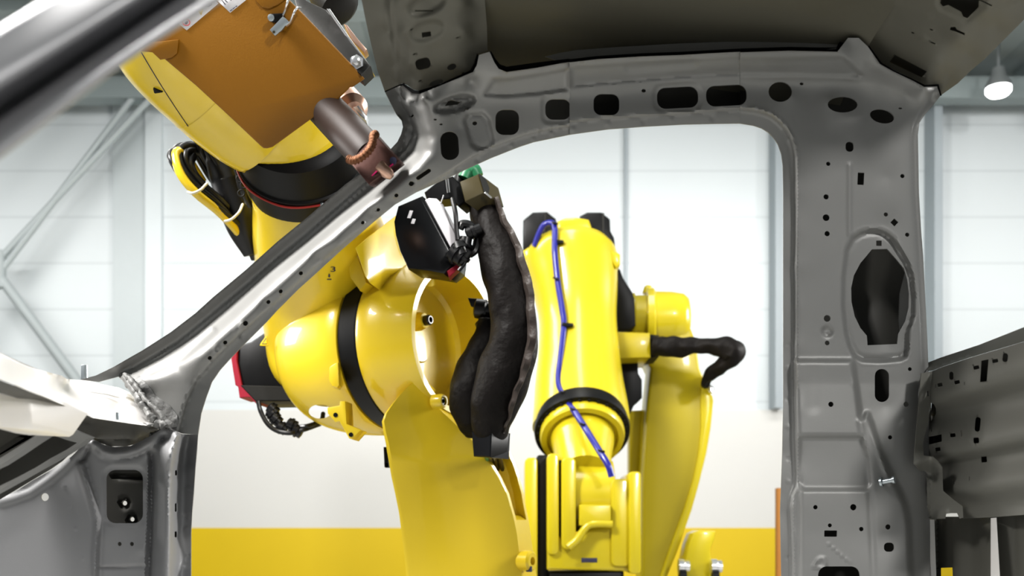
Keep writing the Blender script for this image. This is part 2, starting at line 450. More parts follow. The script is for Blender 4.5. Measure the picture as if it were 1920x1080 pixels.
ridgeA = [(1600,690),(1602,705),(1606,725),(1611,765),(1616,803),(1624,864),(1630,925),(1634,1007),(1638,1080),(1640,1200)]
ridgeB = [(1626,775),(1634,799),(1644,828),(1655,856),(1666,880),(1675,901),(1686,921),(1695,941),(1701,965),(1704,986),(1708,1080),(1710,1200)]
a_cp = rail([(1388,100),(1480,97),(1575,99)], -.05)+rail([(1388,113),(1480,111),(1585,110)],-.044)+rail([(1388,140),(1480,142),(1600,143)],-.010)+rail([(1388,152),(1480,152),(1612,152)],0.)
a_cp += [(1592,76,-.05),(1609,76,-.05),(1628,95,-.04),(1650,125,-.034),(1690,143,-.03),(1735,166,-.035),(1620,125,-.022),(1660,160,-.008),(1700,180,-.008)]
a_cp += rail([(1757,166),(1761,180)],-.01)+rail([(1750,197),(1735,214),(1723,232),(1720,253),(1722,360),(1730,480),(1738,640),(1742,720),(1742,900),(1744,1200)],.003)
a_cp += rail([(1752,183),(1731,211),(1718,238),(1714,260),(1716,360),(1724,480),(1732,600),(1736,700),(1736,900),(1738,1200)],0.)
a_cp += [(x,y,.004) for x,y in open_edge]+rail(flange_cp[1:],0.,60)
a_cp += [(x,y,0) for x in (1530,1600,1660) for y in (240,330,420,520,640,760,880,1000,1200)] + [(1480,180,0),(1560,190,0)]
f_cp = Field(a_cp, 5)
holes_cp = [rr(1362,179,38,19.5,16,-3), ell(1463,172,22,19,0), ell(1580,196,28,15), ell(1654,218,23,13,12), rr(1593,275,7.5,9.5,7), ell(1553,307,4), rr(1614,335,6,11.5,1,3), ell(1692,330,4), ell(1503,157,3.6,3),
 ell(1549,369,5), ell(1549,408,6.5), ell(1551,438,5), ell(1661,402,4), [(1677,409.5),(1684.5,416.5),(1677,424.5),(1669.5,417)], ell(1701,440,4), ell(1551,597,6.5), ell(1551,643,4.5), ell(1706,692,3.6),
 big, rr(1653.6,722.7,13.3,31,13), ell(1558,758,5), ell(1699,758,5), ell(1669,820,4), ell(1529,951,4.2), ell(1600,951,6), ell(1556,985,3.8), ell(1615,992,4.2), ell(1665,988,5), rr(1667,1026,9.5,8.5,7),
 rr(1557.5,1000.5,12,5.8,1), rr(1573,1092,39,30,16), ell(1688,203,3.5,1.8), rr(1648,456,5,5,.6)]
feats_cp = [('rib',[(1746,190),(1729,212),(1717,234),(1714,256),(1716,360),(1724,480),(1732,640),(1736,720)],7,-.005),('pad',[(1380,110),(1470,110),(1580,108),(1617,144),(1500,141),(1380,140)],9,-.007),
 ('pad', flange_cp+[(1800,1210),(1800,40),(1380,40)], 11, .013),
 ('ring', flange_cp+[(1900,1260),(1900,-80),(1380,-80)], 8, .0035),
 ('pad', bigpad, 12, -.011), ('ring', bigpad, 8, .0022), ('ring', [(x+(1643-x)*.06,y+(558-y)*.05) for x,y in bigpad], 6, -.002),
 ('pad', [(1500,819),(1615,819),(1628,860),(1632,906),(1624,918),(1505,918),(1497,905)], 10, -.009),
 ('pad', ridgeA+[(1500,1210),(1500,955),(1494,760),(1490,676),(1597,676)], 14, .010),
 ('pad', ridgeB+[(1642,1200),(1639,1080),(1633,930),(1622,850),(1612,790)], 15, .011),
 ('rib', [(1593,310),(1593,360),(1593,440)], 6, .0022), ('rib', [(1600,680),(1602,720)], 6, .002),
 ('rib', [(1632,790),(1642,830),(1668,905)], 7, .003),
 ('ring', ell(1551,622,8), 4, -.003),('pad', ell(1551,622,7), 4, -.004),
 ('rib', [(1524,690),(1524,760)], 22, -.001), ('ring', [(1525,1062),(1535,1048),(1545,1046),(1548,1056),(1543,1066)], 4, .002)]
feats_cp += [('rib',[(1554+4.3*k,1021+3.6*k)],2.2,.0018) for k in range(10)]
feats_cp += [('rib',[(1478,y)],5,.0016 if k%2 else -.0016) for k,y in enumerate((645,690,748,800,860,903,1045))]
cp = sheet('center_pillar', out_cp, holes_cp, f_cp, feats_cp, 4.2, M_BPIL, car, thick=.0025)
cp['label'] = 'broad upright middle pillar with the large keyhole opening'
f_cpb = Field([(x,y,.05) for x,y in out_cp[::2]]+[(1600,y,.10) for y in range(250,1201,150)]+[(1645,560,.11)], 25)
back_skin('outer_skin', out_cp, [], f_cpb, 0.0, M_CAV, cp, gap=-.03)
s = MB(); c = U(1661,902,1.828); s.lathe(c+Vector((-.008,.006,-.002)), (.80,-.58,.16), [(0,.0085),(.004,.0085),(.004,.0048),(.022,.0048),(.022,.007),(.026,.007)], 16); s.build('weld_stud', M_ZINC, cp)

# inner frame seen through the keyhole
s = MB(); P0=[U(1677,470,1.86),U(1700,505,1.86),U(1706,560,1.86),U(1702,610,1.86),U(1688,635,1.86),U(1685,600,1.872),U(1687,550,1.872),U(1697,510,1.872)]
s.prism(P0,(0,.003,0)); s.build('inner_bracket', M_BPIL, cp)

# ---- front header (over the windshield)
def zplane(py, z): return F*z/(HR-py)
out_fh = [(668,-70),(674,-30),(678,0),(684,30),(690,58),(697,88),(707,130),(721,170),(735,164),(746,159),(757,154),(775,167),(787,169.5),(826,157),(882,130),(889,118),(894,100),(914,94),(913,50),(909,0),(904,-70)]
fh_base = Field(None)
def fh(off): return lambda pts: [(x,y,(1.69+.09*(x-800)/1000-.00095*(170-y)+.0000008*(170-y)**2)+off-float(far_base(np.array([[x,y]],float))[0])) for x,y in pts]
a_fh = fh(.025)([(668,-70),(678,0),(690,58),(707,130),(722,170),(745,160)])+fh(.025)([(710,-70),(719,0),(730,60),(742,120),(752,155)])
a_fh += fh(0)([(738,-70),(750,0),(758,60),(768,120),(778,165),(800,165),(840,148),(878,130),(872,60),(868,0),(862,-70),(810,0),(815,90)])
a_fh += fh(.02)([(880,-70),(884,0),(888,60),(893,100)])+fh(.028)([(904,-70),(909,0),(913,50),(916,92)])
f_fh = Field(a_fh, 5)
cx=lambda pts:[(640+x/3,y/3) for x,y in pts]
holes_fh = [rr(793,119,14,10.5,8,-14), ell(847,125,9,6,-22), ell(818,155,14,5.5,-18), rr(799.5,64,8.5,5,.8,-8), ell(771,55,3,1.6,-30), ell(777,101,3,1.5,-30), ell(858,70,3.4,1.5,-22), ell(868,136,3.4,1.6,-22), ell(788,151,3,1.6,-25), rr(795,20,17,1.3,1)]
feats_fh = [('pad', ell(800,58,32,17,-18), 14, -.006), ('pad', ell(800,8,36,17,-20), 16, -.008), ('rib',[(730,0),(740,80),(748,150)],7,.003),('ring',out_fh,5,.0)]
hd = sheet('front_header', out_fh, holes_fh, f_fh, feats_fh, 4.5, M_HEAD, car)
back_skin('header_backing', [(700,-70),(706,0),(740,120),(752,156),(760,158),(790,172),(886,132),(896,100),(912,90),(904,-70)], [], f_fh, .045, M_CAV, hd, wall=False)

# ---- rear header (over the cab's back window)
out_rh = [(1668,-70),(1634,-12),(1600,45),(1584,70),(1590,67),(1612,67.5),(1630,84),(1653,116.5),(1676,129.5),(1715,148),(1735,158),(1759,156),(1766,177),(1797,155),(1822,131),(1847,110),(1880,77),(1920,37),(1960,-5),(2020,-70)]
def inv(px,py,pl): return 1.0/(pl[0]+pl[1]*px+pl[2]*py)
def plane3(a,b,c):
    M=np.array([[1,q[0],q[1]] for q in (a,b,c)],float); return np.linalg.solve(M,[1/q[2] for q in (a,b,c)])
pl_rh = plane3((1750,165,1.775),(1640,0,1.60),(1905,20,1.52))
def rh(off): return lambda pts:[(x,y,inv(x,y,pl_rh)+off-float(far_base(np.array([[x,y]],float))[0])) for x,y in pts]
a_rh = rh(.03)([(1668,-70),(1634,-12),(1600,45),(1588,70)])+rh(.018)([(1690,-70),(1653,0),(1625,45),(1609,72)])+rh(.012)([(1655,0),(1628,48)])
a_rh += rh(0)([(1740,-70),(1712,-20),(1680,40),(1655,90),(1650,118),(1690,138),(1730,158),(1900,-30),(1850,20),(1800,72),(1760,120),(1742,152),(1760,60),(1820,0)])
a_rh += rh(.03)([(1752,161),(1775,140),(1815,100),(1865,50),(1912,0),(1975,-70)])+rh(.036)([(1763,178),(1797,155),(1847,110),(1920,37),(1960,-5),(2020,-70)])
f_rh = Field(a_rh, 5)
holes_rh = [[(1679,102),(1739,133),(1728,145),(1668,116)], [(1783,50),(1792,49),(1795,54),(1810,61),(1809,66),(1792,59),(1781,56)], ell(1712,61,3.8,2,20), ell(1747,55,4.2,2,20), rr(1750,80,5,1.8,1.6,22),
 [(1768,-25),(1763,6),(1768,12),(1778,9),(1802,22),(1806,31),(1814,34),(1822,26),(1836,12),(1838,-25)], rr(1848,4,14,2,1.5,26)]
feats_rh = [('ring',ell(1732,71,5,3),3,.002),('ring',ell(1741,31,5,3),3,.002),('ring',ell(1684,131,5,3),3,.002),('pad',[(1760,-30),(1756,10),(1765,20),(1812,42),(1848,12),(1850,-30)],8,-.004)]
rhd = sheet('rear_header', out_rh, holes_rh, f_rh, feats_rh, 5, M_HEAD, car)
back_skin('header_backing', [(1670,-70),(1612,45),(1600,72),(1655,120),(1735,160),(1757,158),(1800,140),(1915,30),(2015,-70)], [], f_rh, .045, M_CAV, rhd, wall=False)

# ---- roof skin above the rails and headers
s = MB(); NX, NY = 46, 60; vs=[]
for j in range(NY+1):
    v = j/NY; Y = 1.80-(1.80-.10)*v
    xl = -.085+.103*(1.76-Y)-.03; xr = .585+.103*(1.78-Y)
    row=[]
    for i in range(NX+1):
        u = i/NX; X = xl+(xr-xl)*u
        yy = 1.80-Y
        z = CZ+.776+.075*(1-math.exp(-yy/.11))+.02*min(yy,.8) - .012*(2*u-1)**4
        # pressed step along the edge
        if yy < .20: z -= .004*max(0,min(1,(.13-yy)/.05))
        row.append(s.bm.verts.new((X,Y,z)))
    vs.append(row)
for j in range(NY):
    for i in range(NX): s.bm.faces.new((vs[j][i],vs[j+1][i],vs[j+1][i+1],vs[j][i+1]))
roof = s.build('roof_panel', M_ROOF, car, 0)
for (xa,xb) in ((-.215,-.06),(.58,.76)):     # closes the roof over the headers up to both window edges
    s = MB(); q=[]
    for Y in (1.55,1.1,.6,.1): q.append([(xa+.103*(1.56-Y),Y,CZ+.90),(xb+.103*(1.56-Y)+.02,Y,CZ+.90)])
    for a,b in zip(q,q[1:]): s.poly([a[0],a[1],b[1],b[0]])
    s.build('roof_edge', M_ROOF, roof, 0)
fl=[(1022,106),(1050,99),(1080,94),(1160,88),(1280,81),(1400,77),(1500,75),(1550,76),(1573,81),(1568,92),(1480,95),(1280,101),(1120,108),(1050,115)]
sheet('roof_pale_band', fl, [], lambda P: np.full(len(P),1.69)-(P[:,1]-90)*.0004, [], 8, M_BPIL, roof)  # lens-shaped sheet in paler steel, added for the light band on the roof
s = MB()
pth = [U(908+1.0*k/6*9/9+ (k*.45),-40+k*6.4,1.57+.0068*k) for k in range(22)]
s.tube([p+Vector((random.uniform(-.0012,.0012),0,random.uniform(-.001,.001))) for p in pth],[random.uniform(.0022,.0048) for _ in pth],8); s.build('sealer_bead', M_SEAL, roof)
s = MB()
pth = [U(1640-k*2.6,-6+k*5,1.60+.009*k) for k in range(8)]
s.tube([p+Vector((random.uniform(-.002,.002),0,0)) for p in pth],[random.uniform(.002,.006) for _ in pth],8); s.build('sealer_bead', M_SEAL, roof)

def gap(name,pts,w0,Ys,par,m=None):
    s=MB(); L=[];R=[]
    P=[np.array(p,float) for p in pts]
    for i,p in enumerate(P):
        d=P[min(i+1,len(P)-1)]-P[max(i-1,0)]; d/=np.hypot(*d); n_=np.array((d[1],-d[0]))
        w=w0[i] if isinstance(w0,(list,tuple)) else w0
        L.append(U(*(p+n_*w),Ys[i])); R.append(U(*(p-n_*4),Ys[i]+.004))
    vl=[s.bm.verts.new(q) for q in L]; vr=[s.bm.verts.new(q) for q in R]
    for i in range(len(vl)-1): s.bm.faces.new((vl[i],vl[i+1],vr[i+1],vr[i]))
    return s.build(name, m or M_GAP, par, 0)
M_GAP = mat('gap_shade', (0.004,0.004,0.004), 0.8, spec=.1)  # black strips put in for the shade in open gaps, no seal there
def fe(f,pts,off): return [float(f(np.array([[x,y]],float))[0])+off for x,y in pts]
g1=[(918,97),(925,113),(933,126),(950,134),(1007,126),(1050,118),(1069,115)]
gap('roof_gap_shade',g1,[3,5,7,9,9,6,5],fe(f_wp,g1,.004),wp)
g2=[(1068,116),(1120,110),(1200,105),(1280,102),(1388,97)]
gap('roof_gap_shade',g2,[5,5,5,5,6],fe(f_rr,g2,.004),rrail)
g3=[(1388,97),(1420,96),(1480,94),(1530,95),(1570,96),(1577,87),(1590,70),(1610,50)]
gap('roof_gap_shade',g3,[6,6,6,6,7,7,7,7],fe(f_cp,g3,.006),cp)
g4=[(722,173),(735,167),(747,162),(755,160),(773,175),(787,176),(827,160),(887,135),(894,122),(898,103)]
gap('header_gap_shade',g4,[2,2,3,4,7,6,3,5,5,3],fe(f_wp,g4,.004),wp)
g5=[(1590,71),(1610,71),(1627,87),(1650,120),(1673,133),(1713,152),(1733,163),(1757,162),(1763,180)]
gap('header_gap_shade',g5,[3,3,3,4,3,3,4,5,3],fe(f_cp,g5,.004),cp)

# ---- cab back wall, running from the middle pillar towards the camera
pl_bk = plane3((1740,1000,1.845),(1740,700,1.845),(1920,700,1.565))
def bk_base(P): return 1.0/(pl_bk[0]+pl_bk[1]*P[:,0]+pl_bk[2]*P[:,1])
cr = lambda pts:[(1640+x*.4444,600+y*.4444) for x,y in pts]
out_bk = cr([(250,213),(275,202),(400,160),(630,92),(760,52),(760,815),(630,822),(500,832),(375,838),(372,812),(371,786),(330,755),(290,722),(288,690),(285,622),(268,596),(245,576),(225,583),(208,575),(204,555),(205,520),(214,480),(228,432),(234,380),(236,300),(243,216)])
C1=cr([(236,352),(300,335),(400,305),(520,268),(630,236),(760,196)]); C1b=cr([(236,410),(300,385),(400,358),(520,330),(630,312),(760,290)])
C2=cr([(245,590),(350,570),(500,540),(630,512),(760,484)]); C2b=cr([(265,602),(350,588),(500,560),(630,532),(760,506)])
C3=cr([(292,738),(400,722),(520,704),(630,690),(760,672)]); C3b=cr([(330,790),(400,786),(520,776),(630,766),(760,752)])
top_bk=cr([(245,215),(275,203),(400,161),(630,93),(760,53)])
a_bk = rail(top_bk,0.)+rail(C1,0.)+rail(C1b,.045)+rail(C2,.040)+rail(C2b,.060)+rail(C3,.055)+rail(C3b,.10)+rail(cr([(376,836),(500,830),(630,821),(760,813)]),.10)+[(*cr([(212,540)])[0],.02),(*cr([(230,470)])[0],.02)]
f_bk = Field(a_bk, 5, bk_base)
ch = lambda x,y,hw,hh,r=1.2,rot=0: rr(1640+x*.4444,600+y*.4444,hw*.4444,hh*.4444,r,rot)
holes_bk = [ch(325,235,9.5,17,3.5),ch(277,273,11,7.5,1.2,-12),ch(349,262,12,7,1.2,-14),ch(258,278,2,8,.8),cr([(451,172),(483,165),(480,200),(475,258),(445,262)]),ch(430,200,13,7.5,1.2,-14),ch(510,172,13.5,7.5,1.2,-14),ch(552,158,12,19,4.5,8),
 cr([(238,348),(252,355),(260,372),(260,395),(250,415),(238,430)]),cr([(218,496),(284,482),(285,512),(217,528)]),ch(331,486,12,7.5,1.2,-8),ch(368,482,2.2,8,.8),ch(268,545,11.5,7.5,1.2,-8),ch(241,467,2,6,.8),ch(436,440,12,31,5,5),ch(430,508,12.5,12,2.5,-5),ch(463,588,12.5,12,1,-4),ch(335,678,2,8,.8),ch(401,668,2,8,.8),ch(380,268,2,7.5,.8)]
bkp = sheet('back_panel', out_bk, holes_bk, f_bk, [('ring',ch(434,462,24,62,8,3),5,.0015),('pad',ch(434,462,24,62,8,3),5,-.002)], 5.5, M_BACK, car)
back_skin('panel_backing', out_bk[:6]+cr([(630,800),(500,800),(385,800),(380,780),(300,700),(300,560),(222,575),(245,300)]), [], f_bk, .05, M_CAV, bkp, wall=False)
# window ledge strip
out_lg = cr([(226,215),(226,179),(280,158),(440,105),(630,30),(760,-20),(760,51),(630,91),(400,159),(276,201),(250,212)])
f_lg = Field(rail(cr([(226,180),(440,106),(760,-18)]),.035)+rail(cr([(226,210),(276,200),(400,158),(630,90),(760,50)]),.003),6,bk_base)
sheet('window_ledge', out_lg, [], f_lg, [('rib',cr([(281,158),(276,200)]),3,-.003)], 6, M_BACK, car)
# corner bracket joining the pillar and the back wall
out_cb = cr([(196,225),(243,215),(237,290),(228,430),(214,478),(204,522),(207,572),(246,576),(268,596),(286,622),(289,720),(330,756),(371,786),(374,834),(360,838),(350,815),(320,815),(302,818),(298,838),(245,840),(222,832),(214,800),(222,780),(222,672),(196,640),(165,606),(168,560),(182,400)])
f_cb = Field(rail(cr([(196,225),(182,400),(166,600)]),-.012)+rail(cr([(240,220),(230,430),(206,540)]),-.004)+rail(cr([(170,606),(246,582)]),-.012)+rail(cr([(200,640),(250,650)]),.028)+rail(cr([(225,690),(285,690)]),.02)+rail(cr([(220,800),(300,800),(370,820)]),.03),6,lambda P: np.minimum(bk_base(P),1.835)-.004)
sheet('corner_bracket', out_cb, [ch(225,310,4,11,1.5)], f_cb, [('pad',cr([(268,795),(310,795),(310,850),(268,850)]),6,.008),('rib',cr([(262,600),(285,640),(289,720),(370,790)]),7,.005)], 5, M_BACK, car)
# lower back wall
out_lb = cr([(226,826),(260,830),(375,830),(630,814),(760,806),(760,1400),(226,1400)])
LBX=[cr([(x,900)])[0][0] for x in (226,244,266,340,410,440,480,518,590,760)]; LBD=[.10,.10,.12,.12,.14,.14,.12,.12,.145,.145]
f_lb = lambda P: bk_base(P)+np.interp(P[:,0],LBX,LBD)
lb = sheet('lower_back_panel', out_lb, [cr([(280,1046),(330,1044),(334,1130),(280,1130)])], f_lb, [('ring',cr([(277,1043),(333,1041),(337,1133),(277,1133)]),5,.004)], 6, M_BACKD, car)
s = MB(); q=cr([(494,836),(514,834),(532,1140),(494,1140)])
s.prism([U(x,y,1/(pl_bk[0]+pl_bk[1]*x+pl_bk[2]*y)+.10) for x,y in q],(0,.004,0)); s.build('lit_fold', M_COWL, lb)  # pale strip standing for a lit fold in the metal
s = MB(); q=cr([(228,842),(252,842),(262,1140),(240,1140)])
s.prism([U(x,y,1.90) for x,y in q],(0,.004,0)); s.build('edge_strip', M_COWL, lb)

# ---- front side wall below the far pillar
out_sp = [(342,814),(371,815),(369,844),(366,880),(363,925),(360,960),(358,1000),(358,1080),(358,1200),(-60,1200),(-60,965),(0,936),(8,931),(30,921),(61,901),(100,879),(134,856),(150,840),(163,828),(175,824),(195,834),(215,838),(245,836),(262,828),(285,816),(300,806),(314,801)]
c36=lambda pts:[(x/3.6,780+y/3.6) for x,y in pts]
rib1=c36([(552,335),(575,420),(600,500),(635,620),(655,700),(655,800),(648,900),(642,1080)])
stripL=c36([(1200,130),(1175,290),(1158,360),(1150,500),(1148,800),(1142,1100),(1142,1500)])
stripR=c36([(1240,115),(1215,230),(1200,330),(1198,500),(1200,800),(1198,1100),(1198,1500)])
bead=c36([(0,585),(90,560),(200,520),(330,430),(430,345),(500,270),(560,215),(620,185)])
bead2=c36([(620,185),(690,240),(760,258),(850,250),(930,225),(1000,180),(1100,110)])
a_sp = rail(stripL,-.042)+rail(stripR,.016)+[(x,y,.018) for x,y in out_sp[1:9]]+[(x,y,0.) for x,y in c36([(40,700),(40,1000),(300,700),(300,1000),(500,800),(500,1000),(580,1400),(100,1400),(700,330),(840,330),(700,800),(960,500),(960,900),(900,1400),(960,300),(600,240),(800,300)])]
a_sp += rail(c36([(1010,300),(1005,600),(985,1080),(985,1500)]),0.)+rail(c36([(1060,290),(1075,400),(1050,1080),(1050,1500)]),-.022)+[(*q,-.01) for q in c36([(1050,120),(1120,150)])]
a_sp += [(x,y,0.) for x,y in out_sp[10:24]]
f_sp = Field(a_sp, 5)
gro=c36([(1030,255),(1035,330),(1030,500),(1025,750),(1010,1080),(1010,1500)])
winr=rr(233.5,931,36,51.5,17)
feats_sp=[('rib',rib1,12,.010),('rib',[(x+6,y) for x,y in rib1],8,-.004),('rib',bead,12,.0025),('rib',bead2,15,.008),('rib',[(x+6,y+9) for x,y in bead2],5,-.003),('rib',[(x,y-11) for x,y in bead],6,-.001),
 ('rib',gro,11,-.022),('ring',winr,9,-.004),('rib',c36([(665,1025),(975,1015)]),4,-.003),('rib',c36([(600,210),(585,260),(560,300)]),6,-.006)]
feats_sp+=[('rib',[q],4,.0025) for q in c36([(430,477),(472,607),(507,760),(558,963)])]
feats_sp+=[('rib',[q],6,(-1)**k*.003) for k,q in enumerate(c36([(1270,495),(1250,680),(1255,765),(1270,940),(1240,1010),(1275,155)]))]
holes_sp=[rr(233.5,931,34.5,50,17),ell(84,932,7.4),ell(224,1020,4),ell(247,1020,4),rr(329.5,886.5,2.2,5,2),rr(329,951.5,2,8,2),rr(329,1002,2.4,5.5,2)]
sp = sheet('side_panel', out_sp, holes_sp, f_sp, feats_sp, 4.0, M_SIDE, car, thick=.0025)
sp['label'] = 'pressed panel at the foot of the front pillar with one rounded window'
win_bk=[ell(215,942,4.6),ell(229.5,973,4.4),ell(266,954,4.6)]
f_pb = Field([(100,1000,0),(200,1000,0),(300,1000,0),(230,820,0)],5)
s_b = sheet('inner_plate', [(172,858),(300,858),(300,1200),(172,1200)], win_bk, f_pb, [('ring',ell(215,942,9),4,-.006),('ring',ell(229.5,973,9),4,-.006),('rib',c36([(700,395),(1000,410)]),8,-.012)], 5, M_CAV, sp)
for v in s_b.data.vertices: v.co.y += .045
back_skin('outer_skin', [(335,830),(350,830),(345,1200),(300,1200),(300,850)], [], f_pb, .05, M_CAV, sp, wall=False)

# ---- cowl under the windshield, dash wall and braces
c45=lambda pts:[(x/4.5,640+y/4.5) for x,y in pts]
out_cw = c45([(-300,-20),(0,95),(150,165),(300,228),(400,258),(520,290),(560,318),(740,330),(860,362),(1000,390),(1090,430),(1150,500),(1205,580),(1262,672),(1330,690),(1405,705),(1402,722),(1300,714),(1190,706),(1080,690),(960,672),(860,656),(780,645),(700,606),(600,566),(500,524),(380,472),(250,424),(120,366),(0,324),(-300,200)])
def ab(pts,Y): return [(x,y,Y) for x,y in pts]
a_cw=[]
for pts,Ys in ((c45([(-300,-10),(0,100),(300,230),(520,292),(560,322),(740,334),(950,372),(1090,430),(1200,590),(1265,675)]),(1.06,1.29,1.52,1.66,1.78,1.86,1.86,1.82,1.76,1.735)),
               (c45([(-300,70),(0,180),(300,330),(500,420),(700,490),(900,470),(1000,560)]),(1.0,1.2,1.42,1.56,1.68,1.765,1.74)),
               (c45([(-300,190),(0,316),(250,418),(500,518),(780,640),(960,668),(1200,700),(1400,716)]),(.92,1.08,1.24,1.40,1.56,1.62,1.68,1.715))):
    a_cw += [(q[0],q[1],Y) for q,Y in zip(pts,Ys)]
f_cw = Field(a_cw, 8, None)
feats_cw=[('rib',c45([(300,230),(560,500),(720,610)]),14,.006),('rib',c45([(0,130),(60,270)]),10,.005)]
cw = sheet('cowl_panel', out_cw, [], f_cw, feats_cw, 5, M_COWL, car)
cw['label']='brightly lit metal cowl under the windshield opening'
# lip, underside
out_un = c45([(-300,205),(0,326),(250,426),(500,526),(780,647),(960,674),(1190,708),(1400,724),(1360,735),(1290,748),(1210,795),(1140,820),(1000,826),(820,822),(700,800),(560,720),(480,640),(390,600),(250,530),(120,470),(0,436),(-300,330)])
a_un=[(q[0],q[1],Y) for q,Y in zip(c45([(-300,205),(0,326),(250,426),(500,526),(780,647),(960,674),(1190,708),(1400,724)]),(.925,1.085,1.245,1.405,1.565,1.625,1.685,1.72))]
a_un+=[(q[0],q[1],Y) for q,Y in zip(c45([(-300,330),(0,436),(250,530),(480,640),(700,800),(820,822),(1140,820),(1290,748)]),(1.10,1.26,1.42,1.58,1.70,1.72,1.735,1.735))]
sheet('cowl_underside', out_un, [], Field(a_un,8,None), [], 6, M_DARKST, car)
for (x,y,h,w,Y) in ((155,713,29,8,1.86),(217,787,14,2.6,1.63)):
    s=MB(); s.prism([U(x-w/2,y,Y),U(x+w/2,y,Y),U(x+w/2-.4,y-h,Y),U(x-w/2+.6,y-h,Y)],(.004,.005,0),.0006); s.build('cowl_stud', M_ZINC, car)
# dash wall behind the braces
out_da = c45([(-300,330),(0,430),(250,520),(480,640),(700,795),(830,815),(1000,820),(1150,815),(1290,745),(1380,740),(1300,800),(1200,850),(1060,885),(920,885),(830,850),(760,830),(720,845),(640,900),(520,1010),(420,1080),(300,1150),(0,1330),(-300,1480)])
a_da=[(q[0],q[1],Y) for q,Y in zip(c45([(-300,330),(0,430),(480,640),(700,795),(1000,820),(1380,740),(1060,885),(760,830),(520,1010),(0,1330),(-300,1480),(0,900),(400,850)]),(1.25,1.42,1.62,1.73,1.75,1.75,1.75,1.735,1.70,1.66,1.62,1.60,1.69))]
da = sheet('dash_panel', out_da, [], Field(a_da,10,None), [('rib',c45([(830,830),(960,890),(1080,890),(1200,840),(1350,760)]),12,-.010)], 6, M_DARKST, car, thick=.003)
# bright beam at the left
s = MB()
q=c45([(-200,350),(0,440),(200,520),(390,602),(360,640),(236,806),(120,790),(0,757),(-200,720)])
s.prism([U(x,y,1.30+.00125*max(x,-40)) for x,y in q],(.02,.10,.012),.006,2)
s.build('dash_beam', M_COWL, car)
s = MB()
q=c45([(-200,728),(0,765),(120,797),(232,812),(300,760),(390,640),(470,610),(500,650),(420,700),(300,780),(160,880),(0,980),(-200,1090)])
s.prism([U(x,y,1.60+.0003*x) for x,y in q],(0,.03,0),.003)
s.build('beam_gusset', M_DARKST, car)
# open bracket with a light rim
fo=c45([(-200,1080),(0,985),(160,885),(300,795),(400,730),(478,690),(540,705),(640,752),(760,800),(700,850),(560,940),(440,1010),(300,1085),(150,1170),(-200,1360)])
fi=c45([(-150,1110),(10,1040),(160,945),(300,850),(405,785),(470,800),(560,832),(650,856),(560,915),(430,985),(300,1065),(140,1150),(-150,1290)])
f_br=Field([(q[0],q[1],Y) for q,Y in zip(c45([(-200,1080),(0,985),(478,690),(760,800),(440,1010),(150,1170),(-200,1360)]),(1.40,1.45,1.50,1.60,1.58,1.50,1.42))],8,None)
br=sheet('dash_bracket', fo, [fi], f_br, [], 5, M_BPIL, car, thick=.02)
s=MB(); q=[U(x,y,1.63) for x,y in c45([(-150,1090),(10,1030),(160,935),(300,840),(405,775),(480,790),(570,822),(670,852),(560,930),(430,1000),(300,1080),(140,1165),(-150,1310)])]
s.prism(q,(0,.004,0)); s.build('bracket_floor', M_DARKST, br)
# seam sealer where the pillar meets the cowl
s=MB()
def bumpy(path,r0,r1,n=10,nz=.25):
    P=spline(path,8); return [U(*q[:3])+Vector((random.uniform(-1,1),random.uniform(-1,1),random.uniform(-1,1)))*.0015 for q in P],[random.uniform(r0,r1)*.75 for _ in P]
p,r=bumpy([(207,699,1.80),(222,697,1.79),(236,708,1.76),(249,728,1.735),(262,748,1.725),(275,770,1.715),(288,788,1.705),(312,799,1.70)],.006,.0125); s.tube(p,r,10)
p,r=bumpy([(232,700,1.76),(250,718,1.73),(268,742,1.715),(290,765,1.705),(318,796,1.70)],.004,.008); s.tube(p,r,10)
p,r=bumpy([(250,796,1.69),(280,796,1.695),(312,799,1.70),(316,806,1.71)],.0015,.004); s.tube(p,r,8)
p,r=bumpy([(285,818,1.735),(305,808,1.725),(318,800,1.715)],.004,.009); s.tube(p,r,8)
s.build('sealer_bead', M_SEAL, car, 60)
fs_=Field(anch,5)
sm = sheet('brushed_sealer', [(240,706),(262,704),(278,722),(292,742),(318,760),(332,778),(333,800),(322,803),(300,786),(276,758),(256,732)], [], lambda P: f_wp(P)-relief(P,feats_wp)-.0015, [], 3.5, M_SEAL, car, noise=.0012)

# ---- near windshield pillar, close to the lens
s=MB()
rails_n=[  # left end, middle, right end  (px, py, Y), seven lines along the pillar
 [(-160,150,.596),(0,52,.616),(120,-22,.640),(300,-130,.668)],
 [(-160,250,.587),(0,150,.607),(200,22,.632),(360,-80,.657)],
 [(-160,268,.598),(0,170,.619),(208,36,.644),(370,-66,.668)],
 [(-160,318,.623),(0,206,.645),(226,57,.670),(394,-52,.695)],
 [(-160,345,.613),(0,232,.634),(238,74,.659),(418,-45,.683)],
 [(-160,400,.580),(0,286,.600),(235,110,.626),(415,-6,.650),(500,-60,.664)],
 [(-160,402,.64),(0,288,.66),(236,112,.69),(416,-4,.715),(505,-62,.73)]]
rv=[]
for L in rails_n:
    S=spline([(a,b,c) for a,b,c in L],14)
    N=40; idx=[min(len(S)-1.001,k/(N-1)*(len(S)-1)) for k in range(N)]
    rv.append([U(*(S[int(i)]*(1-i%1)+S[int(i)+1]*(i%1))) for i in idx])
